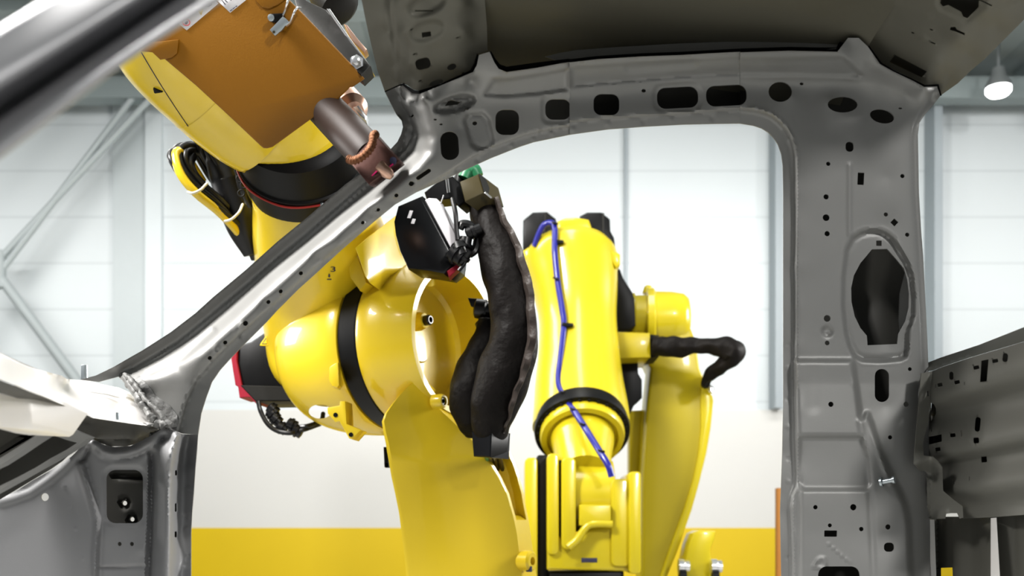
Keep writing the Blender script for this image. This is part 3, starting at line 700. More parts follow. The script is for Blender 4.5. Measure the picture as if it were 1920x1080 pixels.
# round the section with a spline across
sec=[]
for k in range(40):
    sec.append(spline([rv[j][k] for j in range(7)],5))
for k in range(40):
    pass
gv=[[s.bm.verts.new(p) for p in row] for row in sec]
for a,b in zip(gv,gv[1:]):
    for j in range(len(a)-1): s.bm.faces.new((a[j],b[j],b[j+1],a[j+1]))
bmesh.ops.recalc_face_normals(s.bm, faces=s.bm.faces[:])
npil=s.build('windshield_pillar', M_NEAR, car, 0)
npil['label']='near front pillar crossing the upper left corner'
sol=npil.modifiers.new('thickness','SOLIDIFY'); sol.thickness=.003; sol.offset=0
# =================================================================== FRONT ROBOT
AX = Vector((.84,-.545,0)).normalized()      # axis of its elbow joint, pointing right and towards the car
BX = Vector((.545,.84,0)).normalized()
rb = thing('welding_robot', 'large yellow robot arm in front, reaching its shaded yellow-orange tool box over the windshield pillar', 'robot', (-.10,3.02,0))
C0 = U(771,650,2.92)
# elbow cup: a drum open towards the right
s = MB()
out=[(-.001,.238),(.012,.243),(.05,.240),(.085,.226),(.130,.212),(.166,.207)]
inn=[(.166,.191),(.150,.189),(.045,.182),(.032,.172),(.030,.05),(.036,.045),(.036,.0)]
s.lathe(C0, AX, [(0,.05)]+out+inn[:-1]+[(.036,.001)], 72, True)
cup=s.build('elbow_cup', M_YEL, rb, 30)
s = MB(); d=C0+AX*.03; pb=d+Vector((0,0,.075))-BX*.03
def hexbolt(s,p,a,r,h):
    s.lathe(p,a,[(0,r*1.5),(.004,r*1.5),(.004,r)],16); s.lathe(p,a,[(0,r),(h,r),(h+.001,r*.75),(h*.7,r*.7),(h*.7,.001)],6)
s=MB(); p=U(797,601,2.775); s.lathe(p-AX*.05,AX,[(0,.026),(.03,.026),(.05,.020),(.052,.012)],20); s.build('boss',M_YEL,cup)
s=MB(); s.lathe(p+AX*.0,AX,[(0,.0145),(.016,.0145),(.020,.011),(.020,.008),(.008,.0075),(.008,.001)],12); s.build('grease_nipple',M_BLKG,cup)
s=MB(); p2=U(831,752,2.72); s.lathe(p2-AX*.03,AX,[(0,.020),(.026,.020),(.034,.016),(.034,.011),(.02,.010),(.02,.001)],20); s.build('lower_boss',M_YEL,cup)
s=MB(); s.lathe(p2-AX*.012,AX,[(0,.0095),(.012,.0095),(.012,.006),(.004,.005)],10); s.build('lower_bolt',M_BLKG,cup)
s=MB(); s.lathe(U(797,508,2.84),(.25,-.55,.8),[(-.03,.036),(0,.028),(.004,.020),(-.004,.016),(-.004,.001)],20); s.build('lifting_boss',M_YEL,cup)
# black joint ring
s = MB(); s.lathe(C0-AX*.068,AX,[(-.005,.20),(-.001,.232),(.006,.239),(.030,.2395),(.062,.2395),(.068,.234),(.069,.20)],72); s.build('joint_ring', M_BLK, rb)
# elbow casting
s = MB(); R=.250; prof=[(.0,.20),(-.001,.240),(-.012,.246)]
L=.315
for k in range(1,19):
    t=k/18; a=t*math.pi/2
    prof.append((-.012-L*math.sin(a)**1.0, max(.012,R*math.cos(a)**.38)))
s.lathe(C0-AX*.069,AX,prof,72)
elb=s.build('elbow_casting', M_YEL, rb, 50)
# the casting is pierced near its foot
def boolean(o, cutter, op='DIFFERENCE'):
    md=o.modifiers.new('cut','BOOLEAN'); md.operation=op; md.object=cutter; md.solver='EXACT'
    dg=bpy.context.evaluated_depsgraph_get(); me=bpy.data.meshes.new_from_object(o.evaluated_get(dg))
    o.modifiers.clear(); old=o.data; o.data=me
    me.polygons.foreach_set('use_smooth',[True]*len(me.polygons)); me.set_sharp_from_angle(angle=math.radians(40))
    bpy.data.objects.remove(cutter)
s=MB(); s.tube([U(599,771,2.3),U(601,772,3.7)],[.0255,.041],24,squash=(1,.62)); 
cutm=bpy.data.meshes.new('tmp'); bmesh.ops.scale(s.bm,vec=(1,1,1),verts=s.bm.verts); s.bm.to_mesh(cutm); s.bm.free()
cut=bpy.data.objects.new('tmp',cutm); COL.objects.link(cut)
cutm.transform(Matrix.Translation(-root_loc(rb))); cut.location=root_loc(rb)
bpy.context.view_layer.update(); boolean(elb,cut)
# forearm rising from the casting
s = MB()
p,r=pxspline([(646,735,3.22,.12),(636,680,3.17,.212),(628,610,3.09,.213),(614,520,2.97,.205),(598,440,2.80,.181),(586,380,2.68,.157),(577,335,2.63,.150)],8)
s.tube(p,r,56); fore=s.build('forearm', M_YEL, rb, 50)
# casting web between forearm and drum
s = MB()
q=[(688,452),(666,466),(651,500),(672,531),(690,528),(702,512),(690,480)]
q=[(649,478),(667,471),(687,530),(674,545),(656,520)]
s.prism([U(x,y,2.735-.0006*(x-600)) for x,y in q],(.03,.10,0),.004,2); s.build('casting_web', M_YEL, rb)
s = MB()
q=[(664,462),(690,440),(742,400),(741,440),(752,474),(775,506),(756,508),(724,508),(690,528),(684,520)]
s.prism([U(x,y,2.58+.0022*(x-664)-.0002*(y-450)) for x,y in q],(.03,.16,0),.010,3); s.build('forearm_shoulder', M_YEL, rb)
# pads on the casting
s = MB(); q=[(634,679),(629,680),(617,688),(616,712),(622,724),(632,727),(636,722)]
s.prism([U(x,y,2.735) for x,y in q],(0,.05,0),.004,2); s.build('cast_pad', M_YEL, elb)
s = MB(); q=[(613,764),(636,760),(637,752),(647,752),(650,795),(676,806),(660,824),(654,822),(636,790),(628,792),(614,775)]
s.prism([U(x,y,2.70) for x,y in q],(.01,.06,0),.003,2); s.build('cast_lug', M_YEL, elb)
for x,y in ((629,778),(658,815)):
    s=MB(); s.lathe(U(x,y,2.699),(0,-1,0),[(-.004,.006),(.0005,.006)],14); s.build('lug_hole', M_BLK, elb)
s = MB(); q=[(500,628),(488,644),(487,648),(502,648)]
s.prism([U(x,y,2.93) for x,y in q],(0,.01,0),.0012,2); s.mi=1
s.prism([U(x,y,2.929) for x,y in [(499,633),(491,645),(500,645)]],(0,.0008,0)); s.mi=2
s.prism([U(x,y,2.9285) for x,y in [(499.5,635),(493,644),(500,644)]],(0,.0005,0))
s.build('warning_triangle', [M_YEL,M_INK,M_YEL], elb)

# wrist: black ring pack, housing
s = MB()
A=U(576,332,2.62); B=U(556,242,2.46); D=(B-A)
s.lathe(A,D,[(-.012,.13),(-.010,.151),(.0,.154),(.03,.156),(.075,.158),(.078,.164),(.098,.164),(.101,.158),(.14,.156),(D.length+.02,.150),(D.length+.04,.12)],72)
wr=s.build('wrist_ring', M_BLK, rb)
s=MB(); dn=D.normalized(); ctr=A+dn*.088
ref=(Vector((0,0,1))-dn*dn.z).normalized(); sd=dn.cross(ref)
s.tube([ctr+(ref*math.cos(t)+sd*math.sin(t))*(.1665+.001*math.sin(9*t)) for t in [2*math.pi*k/64 for k in range(64)]],.0028,8,closed=True); s.build('red_wire',M_REDC,wr)
for t in (3.5,4.0,4.45): 
    s=MB(); c=ctr+(ref*math.cos(t)+sd*math.sin(t))*.167; s.dome(c,.006,10); s.build('ring_bolt',M_ZINC,wr)
s = MB()
p,r=pxspline([(560,262,2.49,.11),(551,240,2.465,.150),(520,212,2.45,.166),(470,175,2.40,.172),(415,122,2.35,.176),(368,84,2.30,.168),(330,40,2.25,.160),(300,-20,2.2,.13),(285,-50,2.18,.05)],8)
s.tube(p,r,64); wh=s.build('wrist_housing', M_YEL, rb, 50)
bpy.context.view_layer.update()
def bvh_of(*objs):
    vs=[];fs=[]
    for o in objs:
        k=len(vs); mw=root_loc(o.parent); vs+=[Vector(v.co)+mw for v in o.data.vertices]; fs+=[tuple(i+k for i in p.vertices) for p in o.data.polygons]
    return BVHTree.FromPolygons(vs,fs)
EYE=Vector((0,0,CZ))
def onto(tree,px,py,lift=.0015):
    d=(U(px,py,1.0)-EYE).normalized(); h=tree.ray_cast(EYE,d)
    return (h[0]+h[1]*lift if h[1].dot(d)<0 else h[0]-h[1]*lift, h[1]) if h[0] else (None,None)
tw=bvh_of(wh)
s=MB(); P=[onto(tw,265+88*k/20-2*math.sin(k/20*3.14),98+139*k/20,.0004)[0] for k in range(21)]; P=[q for q in P if q]
if len(P)>3: s.tube(P,.0011,6); s.build('joint_seam',M_INK,wh)
s=MB(); 
for x,y in ((297,168),):
    q,nn=onto(tw,x,y,.0)
    if q: s.box(q,(1,.2,.25),nn,(-.25,0,1),.020,.006,.013,.002)
s.build('slot_cover',M_BLK,wh)

# marking on the casting: the axis number with its arrow
tf=bvh_of(fore,elb)
fc=bpy.data.curves.new('mark','FONT'); fc.body='3'; fc.size=1; fo_=bpy.data.objects.new('mark',fc); COL.objects.link(fo_)
bpy.context.view_layer.update(); tm=bpy.data.meshes.new_from_object(fo_.evaluated_get(bpy.context.evaluated_depsgraph_get())); bpy.data.objects.remove(fo_)
s=MB(); tb=bmesh.new(); tb.from_mesh(tm); bmesh.ops.triangulate(tb,faces=tb.faces); bmesh.ops.subdivide_edges(tb,edges=tb.edges,cuts=1)
mnx=min(v.co.x for v in tb.verts); mxx=max(v.co.x for v in tb.verts); mny=min(v.co.y for v in tb.verts); mxy=max(v.co.y for v in tb.verts)
def decal(s,tris,fx):
    for t in tris:
        q=[onto(tf,*fx(v),.0012)[0] for v in t]
        if all(q): s.poly(q)
decal(s,[[v.co for v in f.verts] for f in tb.faces],lambda v:(619.5+(v.x-mnx)/(mxx-mnx)*9.5,509-(v.y-mny)/(mxy-mny)*9.5))
tb.free()
for poly in ([(616,513),(618.4,513),(618.4,516.5),(620,516.5),(617.2,520),(614.4,516.5),(616,516.5)],[(613,522.4),(621.3,522.4),(621.3,524.2),(613,524.2)]):
    q=[onto(tf,x,y,.0012)[0] for x,y in poly]
    if all(q): s.poly(q)
s.build('axis_number',M_INK,fore,0)

# lower arm: channel casting, open to the right
rows=[ #  row, left, rim, right edge, pocket depth
 (712,782,789,794,0),(725,763,794,800,0),(740,748,801,809,0),(758,732,815,827,0),(775,719,832,848,0),(790,713,848,868,.01),(812,716,871,903,.08),(831,720,890,938,.12),(845,722,902,955,.13),(868,726,918,966,.14),(893,730,934,974,.14),(925,737,950,982,.14),(950,742,957,986,.13),(960,744,960,988,.07),(967,745,962,989.5,.015),(975,746,964,991,.0),(1000,749,969,995,.0),(1040,754,974,1000,.0),(1080,758,979,1006,.0),(1150,766,988,1015,0),(1260,775,1000,1030,0),(1400,780,1005,1040,0)]
s = MB(); rg=[]
pl_arm = plane3((760,735,2.700),(979,1080,2.90),(758,1080,2.715))
for (y,xl,xr_,xe,pk) in rows:
    FL=U(xl,y,inv(xl,y,pl_arm)); FR=U(xr_,y,inv(xr_,y,pl_arm)); BR=U(xe,y,inv(xr_,y,pl_arm)+.05+.0012*(xe-xr_))
    BL=FL+Vector((.03,.20,0))
    n1=(BR-FR); t=min(.32,.014/n1.length)
    FRi=FR+n1*t; BRi=BR-n1*t*1.0
    FI=FRi-AX*pk; BI=BRi-AX*pk
    e=FR-FL; b=BL-FL
    rg.append([FL+b*.14, FL+b*.03+e*.012, FL+e*.05, FL+e*.5, FR-e*.02, FR, FR+n1*t*.3, FRi, FI, BI, BRi, BR, BR-e*.05+BX*.01, BL+e*.5, BL])
s.rings(rg); 
larm=s.build('lower_arm', M_YEL, rb, 32)
s = MB(); s.lathe(U(990,1052,2.90),AX,[(-.05,.03),(.010,.030),(.016,.024),(.016,.012),(.004,.011),(.004,.001)],24); s.build('arm_boss', M_YEL, larm)
s = MB(); q=U(992,1067,2.885); s.box(q,(.1,.99,0),AX,(0,0,1),.010,.02,.016,.002); s.build('boss_hole', M_INK, larm)
s = MB(); s.prism([U(x,y,3.05) for x,y in ((719,838),(726,838),(729,876),(721,876))],(0,.03,0),.001); s.build('arm_sensor', M_BLK, larm)
s = MB(); s.prism([U(x,y,3.05) for x,y in ((720,868),(728,868),(729,876),(721,876))],(0,.02,0),.001); s.build('arm_clip', M_OLIVE, larm)
# shoulder, turntable and base below the frame
s = MB(); cs=U(890,1420,3.05); s.lathe(cs-AX*.28,AX,[(0,.05),(0,.24),(.03,.26),(.16,.26),(.18,.30),(.44,.30),(.47,.26),(.47,.05)],48); s.build('shoulder_drum', M_YEL, rb)
s = MB(); c=Vector((-.10,3.02,0)); s.lathe(c,(0,0,1),[(.30,.05),(.30,.36),(.34,.40),(.42,.40),(.50,.33),(.66,.26),(.66,.05)],48); s.build('turntable', M_YEL, rb)
s = MB(); s.box(c+Vector((0,0,.03)),(1,0,0),(0,1,0),(0,0,1),1.0,1.0,.06,.01); s.lathe(c,(0,0,1),[(.06,.42),(.26,.38),(.30,.38),(.30,.05)],48); s.build('base', M_BLK, rb)

# elbow motors
s = MB(); q=[(437,676),(440,650),(470,640),(530,600),(560,640),(560,700),(545,752),(478,753),(447,722)]
s.prism([U(x,y,3.06) for x,y in q],(.02,.16,0),.006,2); mot=s.build('elbow_motor', M_BLK, rb)
s = MB(); q=[(433,672),(438,640),(445,640),(444,676),(453,721),(482,752),(480,757),(468,745),(462,745),(449,746),(446,725),(441,722)]
s.prism([U(x,y,3.05) for x,y in q],(.01,.10,0),.002,1); s.build('motor_flange', M_RED, mot)
s = MB(); q=[(450,722),(478,752),(545,752),(552,735),(535,724),(455,722)]
s.prism([U(x,y,3.045) for x,y in q],(.01,.04,0),.003,1); s.build('motor_foot', M_GREY, mot)
s = MB()
for (x,y,w,h) in ((512,765,20,22),(520,785,26,26),(508,775,14,30),(548,797,26,22),(556,806,20,16),(528,800,22,16)):
    s.lathe(U(x-w*.4,y-h*.2,3.05),(random.uniform(.6,1),.1,random.uniform(-.7,-.3)),[(0,.010),(.004,.018),(.012,.018),(.013,.021),(.02,.021),(.021,.017),(.032,.017),(.034,.010)],10)
s.build('motor_connector', M_RUB, mot)
s = MB()
for pts in ([(484,752,3.04),(489,772,3.04),(502,795,3.03),(520,808,3.03),(545,812,3.03),(560,806,3.05)],[(556,801,3.05),(580,798,3.05),(602,788,3.12),(606,775,3.15)],[(560,808,3.04),(575,804,3.05),(600,795,3.10)]):
    P=[U(*q) for q in spline(pts,6)]; s.tube(P,.007,8)
s.build('motor_cable', M_RUB, mot)

# upper axis motor: long black housing with its side reflection put in as a white plate
s = MB(); q=[(737,415),(745,385),(790,366),(797,377),(851,478),(849,500),(832,514),(800,508),(764,504),(748,470),(740,440)]
s.prism([U(x,y,2.580) for x,y in q],(.03,.10,0),.008,2); um=s.build('axis_motor', M_BLKG, rb)
s = MB(); q=[(795,375),(804,371),(818,372),(858,447),(845,468),(842,464)]
s.prism([U(x,y,2.590) for x,y in q],(.015,.05,0),.002,1); s.build('side_reflection', M_WHITE, um)
s = MB()
for (x,y,w,h,a) in ((769,402,6,14,.5),(775,415,6,9,.5)):
    c=U(x,y,2.576); s.box(c,(1,0,-.1),(0,1,0),(.35,0,1),w*.00145,.004,h*.00145,.0008)
s.build('motor_label', M_WHITE, um)
s = MB(); q=[(838,508),(858,494),(862,501),(842,520)]; s.prism([U(x,y,2.575) for x,y in q],(0,.04,0),.002,1); s.build('connector_plate', M_RED, um)
s = MB()
for c,a,k in ((U(858,458,2.560),(.35,-.3,-.9),1.0),(U(846,470,2.560),(.7,-.2,-.6),1.1),(U(868,475,2.580),(.2,0,1),.9),(U(874,440,2.580),(.9,0,.4),.8),(U(862,494,2.560),(.5,-.3,.6),.7)):
    s.lathe(Vector(c),a,[(0,.010*k),(.003,.02*k),(.014,.02*k),(.015,.024*k),(.023,.024*k),(.024,.019*k),(.04,.018*k),(.042,.009*k)],12)
s.build('cable_connector', M_RUB, um)
s = MB()
for pts,r in (([(848,372,2.580),(854,400,2.570),(856,430,2.570),(858,450,2.570)],.006),([(864,450,2.560),(871,465,2.550),(872,490,2.550),(860,508,2.550)],.005),([(862,428,2.580),(868,420,2.580),(885,425,2.580),(892,445,2.600)],.011),([(895,450,2.600),(890,470,2.590),(880,478,2.590)],.010)):
    s.tube([U(*q) for q in spline(pts,6)],r,8)
s.build('signal_cable', M_RUB, um)
s = MB(); s.tube([U(*q) for q in spline([(864,452,2.685),(870,462,2.540),(875,474,2.540)],5)],.0022,6); s.build('cable_lug', M_CHROME, um)

# dress pack: fabric sleeve with its flap and clamps
s = MB(); q=[(826,335),(848,330),(862,345),(872,378),(860,388),(846,372),(800,376),(795,360)]
s.prism([U(x,y,2.62) for x,y in q],(.02,.06,0),.003,1); arm_br=s.build('dress_pack_arm', M_BLK, rb)
s = MB(); 
for a,b in (((836,336),(839,362)),((840,335),(843,361)),((832,366),(826,383))): s.tube([U(*a,2.615),U(*b,2.615)],.002,6)
s.build('bright_edge', M_CHROME, arm_br)
s = MB()
s.prism([U(x,y,Y) for x,y,Y in ((861,340,2.60),(897,325,2.60),(907,361,2.58),(871,378,2.58))],Vector((.052,.05,-.022)),.0025,1); cl=s.build('sleeve_clamp', M_OLIVE, rb)
s = MB(); s.prism([U(x,y,Y) for x,y,Y in ((897,325,2.597),(926,347,2.64),(937,382,2.62),(928,372,2.62),(908,362,2.577))],Vector((.004,.006,0)),.001,1); s.build('clamp_side', M_GREY, cl)
s = MB()
for a,b in (((909,361,2.57),(921,371,2.585)),((934,381,2.6),(938,384,2.6))): s.tube([U(*a),U(*b)],.0028,6)
s.build('clamp_edge', M_CHROME, cl)
s = MB()
p,r=pxspline([(858,372,2.66,.016),(862,345,2.66,.018),(868,326,2.66,.018),(880,318,2.66,.018),(890,330,2.66,.016)],6); s.tube(p,r,14); s.build('air_hose', M_BLK, rb)
s = MB(); p,r=pxspline([(872,336,2.64,.02),(879,322,2.64,.02),(888,320,2.64,.02),(896,332,2.64,.016)],6); s.tube(p,r,14); s.build('coolant_hose', M_GREEN, rb)
def cloth_tube(rows,n=40,amp=.004,k=9,seed=1):
    p,r=pxspline(rows,10); rr_=np.random.RandomState(seed); ph=rr_.uniform(0,6.28,8); s=MB()
    rings=s.tube(p,r,n)
    M=len(rings)
    for i,ring in enumerate(rings):
        for j,v in enumerate(ring):
            a=2*math.pi*j/n; t=i/M*k
            d=amp*(math.sin(t*2.1+2*a+ph[0])+.8*math.sin(t*3.7-3*a+ph[1])+.6*math.sin(t*6.1+a+ph[2])+.5*math.sin(5*a+t+ph[3]))
            f=min(1,i/4,(M-1-i)/4); v.co+= (v.co-p[i]).normalized()*d*f
    return s
s=cloth_tube([(896,362,2.66,.036),(908,383,2.66,.039),(918,420,2.64,.046),(931,460,2.62,.054),(945,505,2.60,.058),(956,550,2.59,.058),(963,600,2.59,.060),(962,645,2.59,.064),(948,695,2.60,.069),(932,745,2.62,.066),(922,785,2.64,.056),(918,815,2.66,.046)],44,.0015,9,3)
slv=s.build('dress_pack_sleeve', M_CLOTH, rb, 0)
s=cloth_tube([(918,600,2.70,.03),(912,640,2.70,.040),(898,690,2.69,.058),(886,735,2.68,.062),(884,775,2.70,.050),(892,812,2.73,.03)],36,.0016,6,5)
s.build('short_sleeve', M_CLOTH, slv, 0)
# zipped flap along the sleeve
s=MB(); E=spline([(927,370,2.600,13),(940,405,2.585,15),(957,440,2.566,18),(974,485,2.545,22),(987,535,2.533,22),(993,585,2.528,22),(992,635,2.526,24),(984,680,2.53,22),(970,720,2.54,16),(958,760,2.56,14),(947,795,2.60,9),(944,813,2.62,6)],8)
rgs=[]
for i,q in enumerate(E):
    t=E[min(i+1,len(E)-1)]-E[max(i-1,0)]; nx,ny=-t[1],t[0]; L=math.hypot(nx,ny); nx/=L; ny/=L
    w=q[3]/2; wob=1.6*math.sin(i*.43)+.9*math.sin(i*.91+1)
    a=U(q[0]+nx*w+wob,q[1]+ny*w,q[2]+.030); b=U(q[0]-nx*w+wob*.6,q[1]-ny*w,q[2]-.006); m1=U(q[0]+wob,q[1],q[2]-.006-.005*math.sin(i*.8))
    a2=U(q[0]+nx*w+wob,q[1]+ny*w,q[2]+.036)
    rgs.append([a,m1,b,b+Vector((0,.012,0)),a2])
s.rings(rgs); s.build('sleeve_flap', M_FLAP, slv, 60)
s=MB(); s.prism([U(x,y,2.74) for x,y in ((876,558),(906,560),(910,572),(902,580),(882,574))],(.02,.05,0),.004,2)
s.lathe(U(890,578,2.72),(1,-.1,-.15),[(0,.02),(.004,.026),(.03,.027),(.034,.022),(.06,.021)],20)
s.lathe(U(905,600,2.72),(.35,-.1,-.9),[(0,.018),(.004,.024),(.025,.024),(.03,.018),(.075,.02),(.08,.012)],18)
s.build('hose_guide', M_RUB, rb)
s=MB(); s.prism([U(x,y,Y) for x,y,Y in ((883,808,2.64),(921,812,2.60),(919,858,2.60),(887,856,2.64))],(.05,.06,0),.003,1); lc=s.build('lower_clamp', M_BLKG, rb)
s=MB(); s.prism([U(x,y,Y) for x,y,Y in ((921.5,812,2.597),(954,812,2.65),(951,847,2.65),(919.5,858,2.597))],(.004,.01,0),.002,1); s.build('clamp_side', M_BLK, lc)
s=MB()
for x,m in ((918,0),(927,0),(936,0),(912,1)):
    s.mi=m; s.tube([U(*q) for q in spline([(x,848,2.70),(x+4,872,2.92),(x+14,905,3.0),(x+32,950,3.06)],6)],.0065,8)
s.build('lower_hose', [M_RUB,M_GREEN], rb)

# cable loops hanging behind the wrist
lb_=[]
def cable(pts,r,m,nm,par):
    s=MB(); s.tube([U(*q) for q in spline(pts,8)],r,10); return s.build(nm,m,par)
c0=cable([(476,486,2.86),(462,452,2.82),(440,415,2.76),(405,378,2.70),(365,345,2.66),(334,312,2.64),(324,292,2.64),(333,276,2.66),(352,274,2.69),(368,290,2.72),(392,330,2.76),(424,372,2.80),(455,420,2.84),(474,470,2.88)],.0085,M_RUB,'cable_loop',rb)
cable([(478,480,2.85),(456,430,2.78),(420,398,2.71),(378,370,2.67),(345,338,2.64),(324,306,2.63),(319,292,2.635),(326,284,2.65),(345,300,2.69)],.0085,M_RUB,'cable_strand',c0)
cable([(470,470,2.84),(440,428,2.76),(408,395,2.70),(372,366,2.655),(346,338,2.635),(332,312,2.63),(328,290,2.64),(338,284,2.66),(354,300,2.70),(380,340,2.75)],.0115,M_YEL,'yellow_cable',c0)
cable([(472,462,2.84),(446,420,2.78),(412,385,2.72),(372,352,2.67),(345,320,2.65),(336,296,2.65),(340,278,2.66),(360,272,2.68),(382,290,2.72),(410,330,2.77),(440,375,2.81)],.0095,M_RUB,'cable_strand',c0)
cable([(474,455,2.84),(450,412,2.79),(420,380,2.73),(385,350,2.69),(358,320,2.67),(348,298,2.66),(352,283,2.67),(372,284,2.70),(396,312,2.74),(428,352,2.79)],.0095,M_RUB,'cable_strand',c0)
cable([(478,450,2.86),(452,400,2.80),(430,385,2.76),(395,362,2.71),(366,330,2.68),(356,306,2.67),(362,292,2.69)],.012,M_RUB,'cable_strand',c0)
s=MB()
p,r=pxspline([(472,478,2.82,.022),(456,425,2.80,.046),(444,370,2.78,.056),(430,325,2.76,.056),(418,290,2.72,.050),(402,262,2.70,.034),(385,250,2.72,.018)],8); s.tube(p,r,20); s.build('hose_bundle',M_RUB,c0)
for pts in ([(377,252,2.66),(376,275,2.68),(386,300,2.72),(404,325,2.76),(430,360,2.80)],[(392,256,2.64),(388,276,2.66),(398,300,2.70),(418,330,2.74)],[(405,262,2.64),(398,282,2.66),(412,310,2.70)],[(455,300,2.64),(448,325,2.64),(456,360,2.66),(470,385,2.70)]):
    cable(pts,.010,M_RUB,'cable_strand',c0)
s=MB()
for (x,y,Y) in ((447,321,2.60),(450,336,2.60),(458,347,2.60),(453,363,2.61)):
    c=U(x,y,Y); s.tube([c+Vector((.0085*math.cos(t),-.002,.0085*math.sin(t))) for t in [2*math.pi*k/14 for k in range(14)]],.0024,6,closed=True)
s.build('cable_gland',M_GREY,c0)
for pts in ([(352,360,2.625),(362,362,2.62),(376,356,2.63),(388,344,2.66)],[(421,415,2.70),(434,411,2.69),(448,398,2.70),(455,383,2.73)]):
    cable(pts,.0035,M_TIE,'cable_tie',c0)

# ---- welding tool
tool = MB()
q=[(262,96),(277,87),(310,112),(367,160),(430,218),(488,273),(494,278),(501,278.5),(511,276),(633,187),(653,168),(656,163.5),(662,163),(684,148),(677,139),(571,28),(543,0),(520,-26),(430,-60),(340,0)]
pl_t = plane3((300,0,1.80),(650,0,1.78),(500,280,1.88))
Yt=lambda x,y: inv(x,y,pl_t)
q3=[U(x,y,Yt(x,y)) for x,y in q]
tn=(q3[9]-q3[1]).cross(q3[15]-q3[1]).normalized()
if tn.y<0: tn=-tn
tool.prism(q3, (U(480,110,1)-EYE).normalized()*.035, .004, 3)
gun=tool.build('gun_cover', M_ORASH, rb); gun['label']='shaded yellow-orange sheet cover of the welding tool'
def tq(s,pts,lift=.0012,th=.0006): s.prism([U(x,y,Yt(x,y))-tn*lift for x,y in pts],tn*th)
s=MB(); tq(s,[(337,46.5),(350.5,57),(410,7),(380,-22),(330,20)])
s.mi=1
ring=[(350+7.4*math.cos(t),42.5+6.6*math.sin(t)) for t in [2*math.pi*k/24 for k in range(24)]]; ring2=[(350+5.8*math.cos(t),42.5+5.0*math.sin(t)) for t in [2*math.pi*k/24 for k in range(24)]]
for k in range(24):
    tq(s,[ring[k],ring[(k+1)%24],ring2[(k+1)%24],ring2[k]],.0016,.0003)
s.mi=2; tq(s,[(347,44),(348,40.5),(351,39),(353.6,40.2),(352.6,43),(350.6,46),(348.6,46)],.0016,.0003)
s.mi=3; tq(s,[(370,20),(383,16),(378,29)],.0016,.0003)
s.mi=2; tq(s,[(384,11),(399,4),(398,10),(392,13.5),(387,13.5)],.0016,.0003)
s.build('warning_sticker',[M_WHITE,M_SIGNR,M_INK,M_SIGNY],gun,0)
s=MB(); tq(s,[(405,-1),(432,24),(462,0),(440,-24)]); s.mi=1
for (a,b) in (((416,0),(423,9)),((420,-2),(427,5)),((432,21),(436,18)),((437,17),(441,14)),((442,13),(445,11)),((431,-3),(434,1))):
    d=np.array(b,float)-np.array(a,float); L=np.hypot(*d); nn=np.array((-d[1],d[0]))/L*.8
    A_,B_=np.array(a,float),np.array(b,float); tq(s,[tuple(A_+nn),tuple(B_+nn),tuple(B_-nn),tuple(A_-nn)],.0016,.0003)
s.build('data_sticker',[M_WHITE,M_INK],gun,0)
# folded tab at the left edge of the cover
s=MB(); s.prism([U(x,y,Yt(x,y)-.004) for x,y in ((262,96),(280,80),(335,74),(332,100),(322,108),(300,112),(285,98))],tn*.004,.0015); s.build('cover_tab',M_ORASH,gun)
# clip with its wire bails
s=MB(); P=lambda x,y,l=.012: U(x,y,Yt(x,y))-tn*l
s.prism([P(507,35),(P(513,27)),P(533,26),P(535,33),P(520,44),P(510,42)],tn*.012,.001); clip=s.build('cable_clip',M_BLK,gun)
s=MB(); s.prism([P(511,58,.018),P(535,33,.018),P(540,36,.018),P(547,43,.018),P(546,47,.018),P(541,49,.018),P(534,58,.018),P(521,69,.018)],tn*.006,.001); s.lathe(P(513,35,.013),-tn,[(0,.006),(.004,.006),(.005,.003)],10); s.build('clip_plate',M_ZINC,clip)
s=MB()
for pts in ([(535,30,.014),(543,24,.03),(551,14,.045),(553,4,.04),(552,-2,.01)],[(542,50,.016),(553,45,.03),(563,32,.045),(568,20,.04),(566,16,.01)]):
    s.tube([U(x,y,Yt(x,y))-tn*l for x,y,l in spline(pts,6)],.0020,8)
s.build('wire_bail',M_CHROME,clip)
s=MB(); s.lathe(P(519,62,.0185),-tn,[(0,.0022),(.0008,.0022)],10); s.build('clip_hole',M_OLIVE,clip)
# raised pressing near the top of the cover
s=MB(); s.prism([P(478,-25,.004),P(482,2,.004),P(492,15,.004),P(506,17,.004),P(522,10,.004),P(540,-4,.004),P(530,-30,.004)],tn*.004,.002,3); s.build('cover_boss',M_ORASH,gun)
# cast frame behind the cover
s=MB(); q=[(540,-40),(575,0),(580,3),(612,18),(622,30),(660,80),(695,123),(677,140),(640,110),(560,30)]
s.prism([U(x,y,1.90-.0006*y) for x,y in q],(0,.05,0),.003,2); fr=s.build('tool_frame',M_GREY,rb)
s=MB(); s.prism([U(x,y,1.86) for x,y in ((612,16),(618,16),(640,48),(664,82),(686,111),(690,118),(684,114),(660,86),(630,42))],(.006,.06,0),.001); s.build('frame_edge',M_CHROME,fr)
s=MB(); s.lathe(U(669,118,1.826),(.1,-1,-.1),[(0,.013),(.006,.013),(.006,.009),(.014,.009),(.016,.006)],6); s.build('frame_bolt',M_CHROME,fr)
s=MB(); s.prism([U(x,y,2.0) for x,y in ((644,44),(650,46),(672,74),(688,92),(682,98),(660,76))],(0,.03,0),.002); s.build('shunt_bar',M_COPB,fr)
s=MB(); s.lathe(U(618,-8,2.12),(.5,-.2,-.7),[(-.08,.03),(.02,.045),(.04,.045),(.05,.03)],24); s.build('transformer_stub',M_GREY,fr)
s=MB(); p,r=pxspline([(630,-20,2.25,.02),(636,10,2.25,.022),(636,35,2.25,.018)],6); s.tube(p,r,16); s.build('yellow_stub',M_YEL,fr)
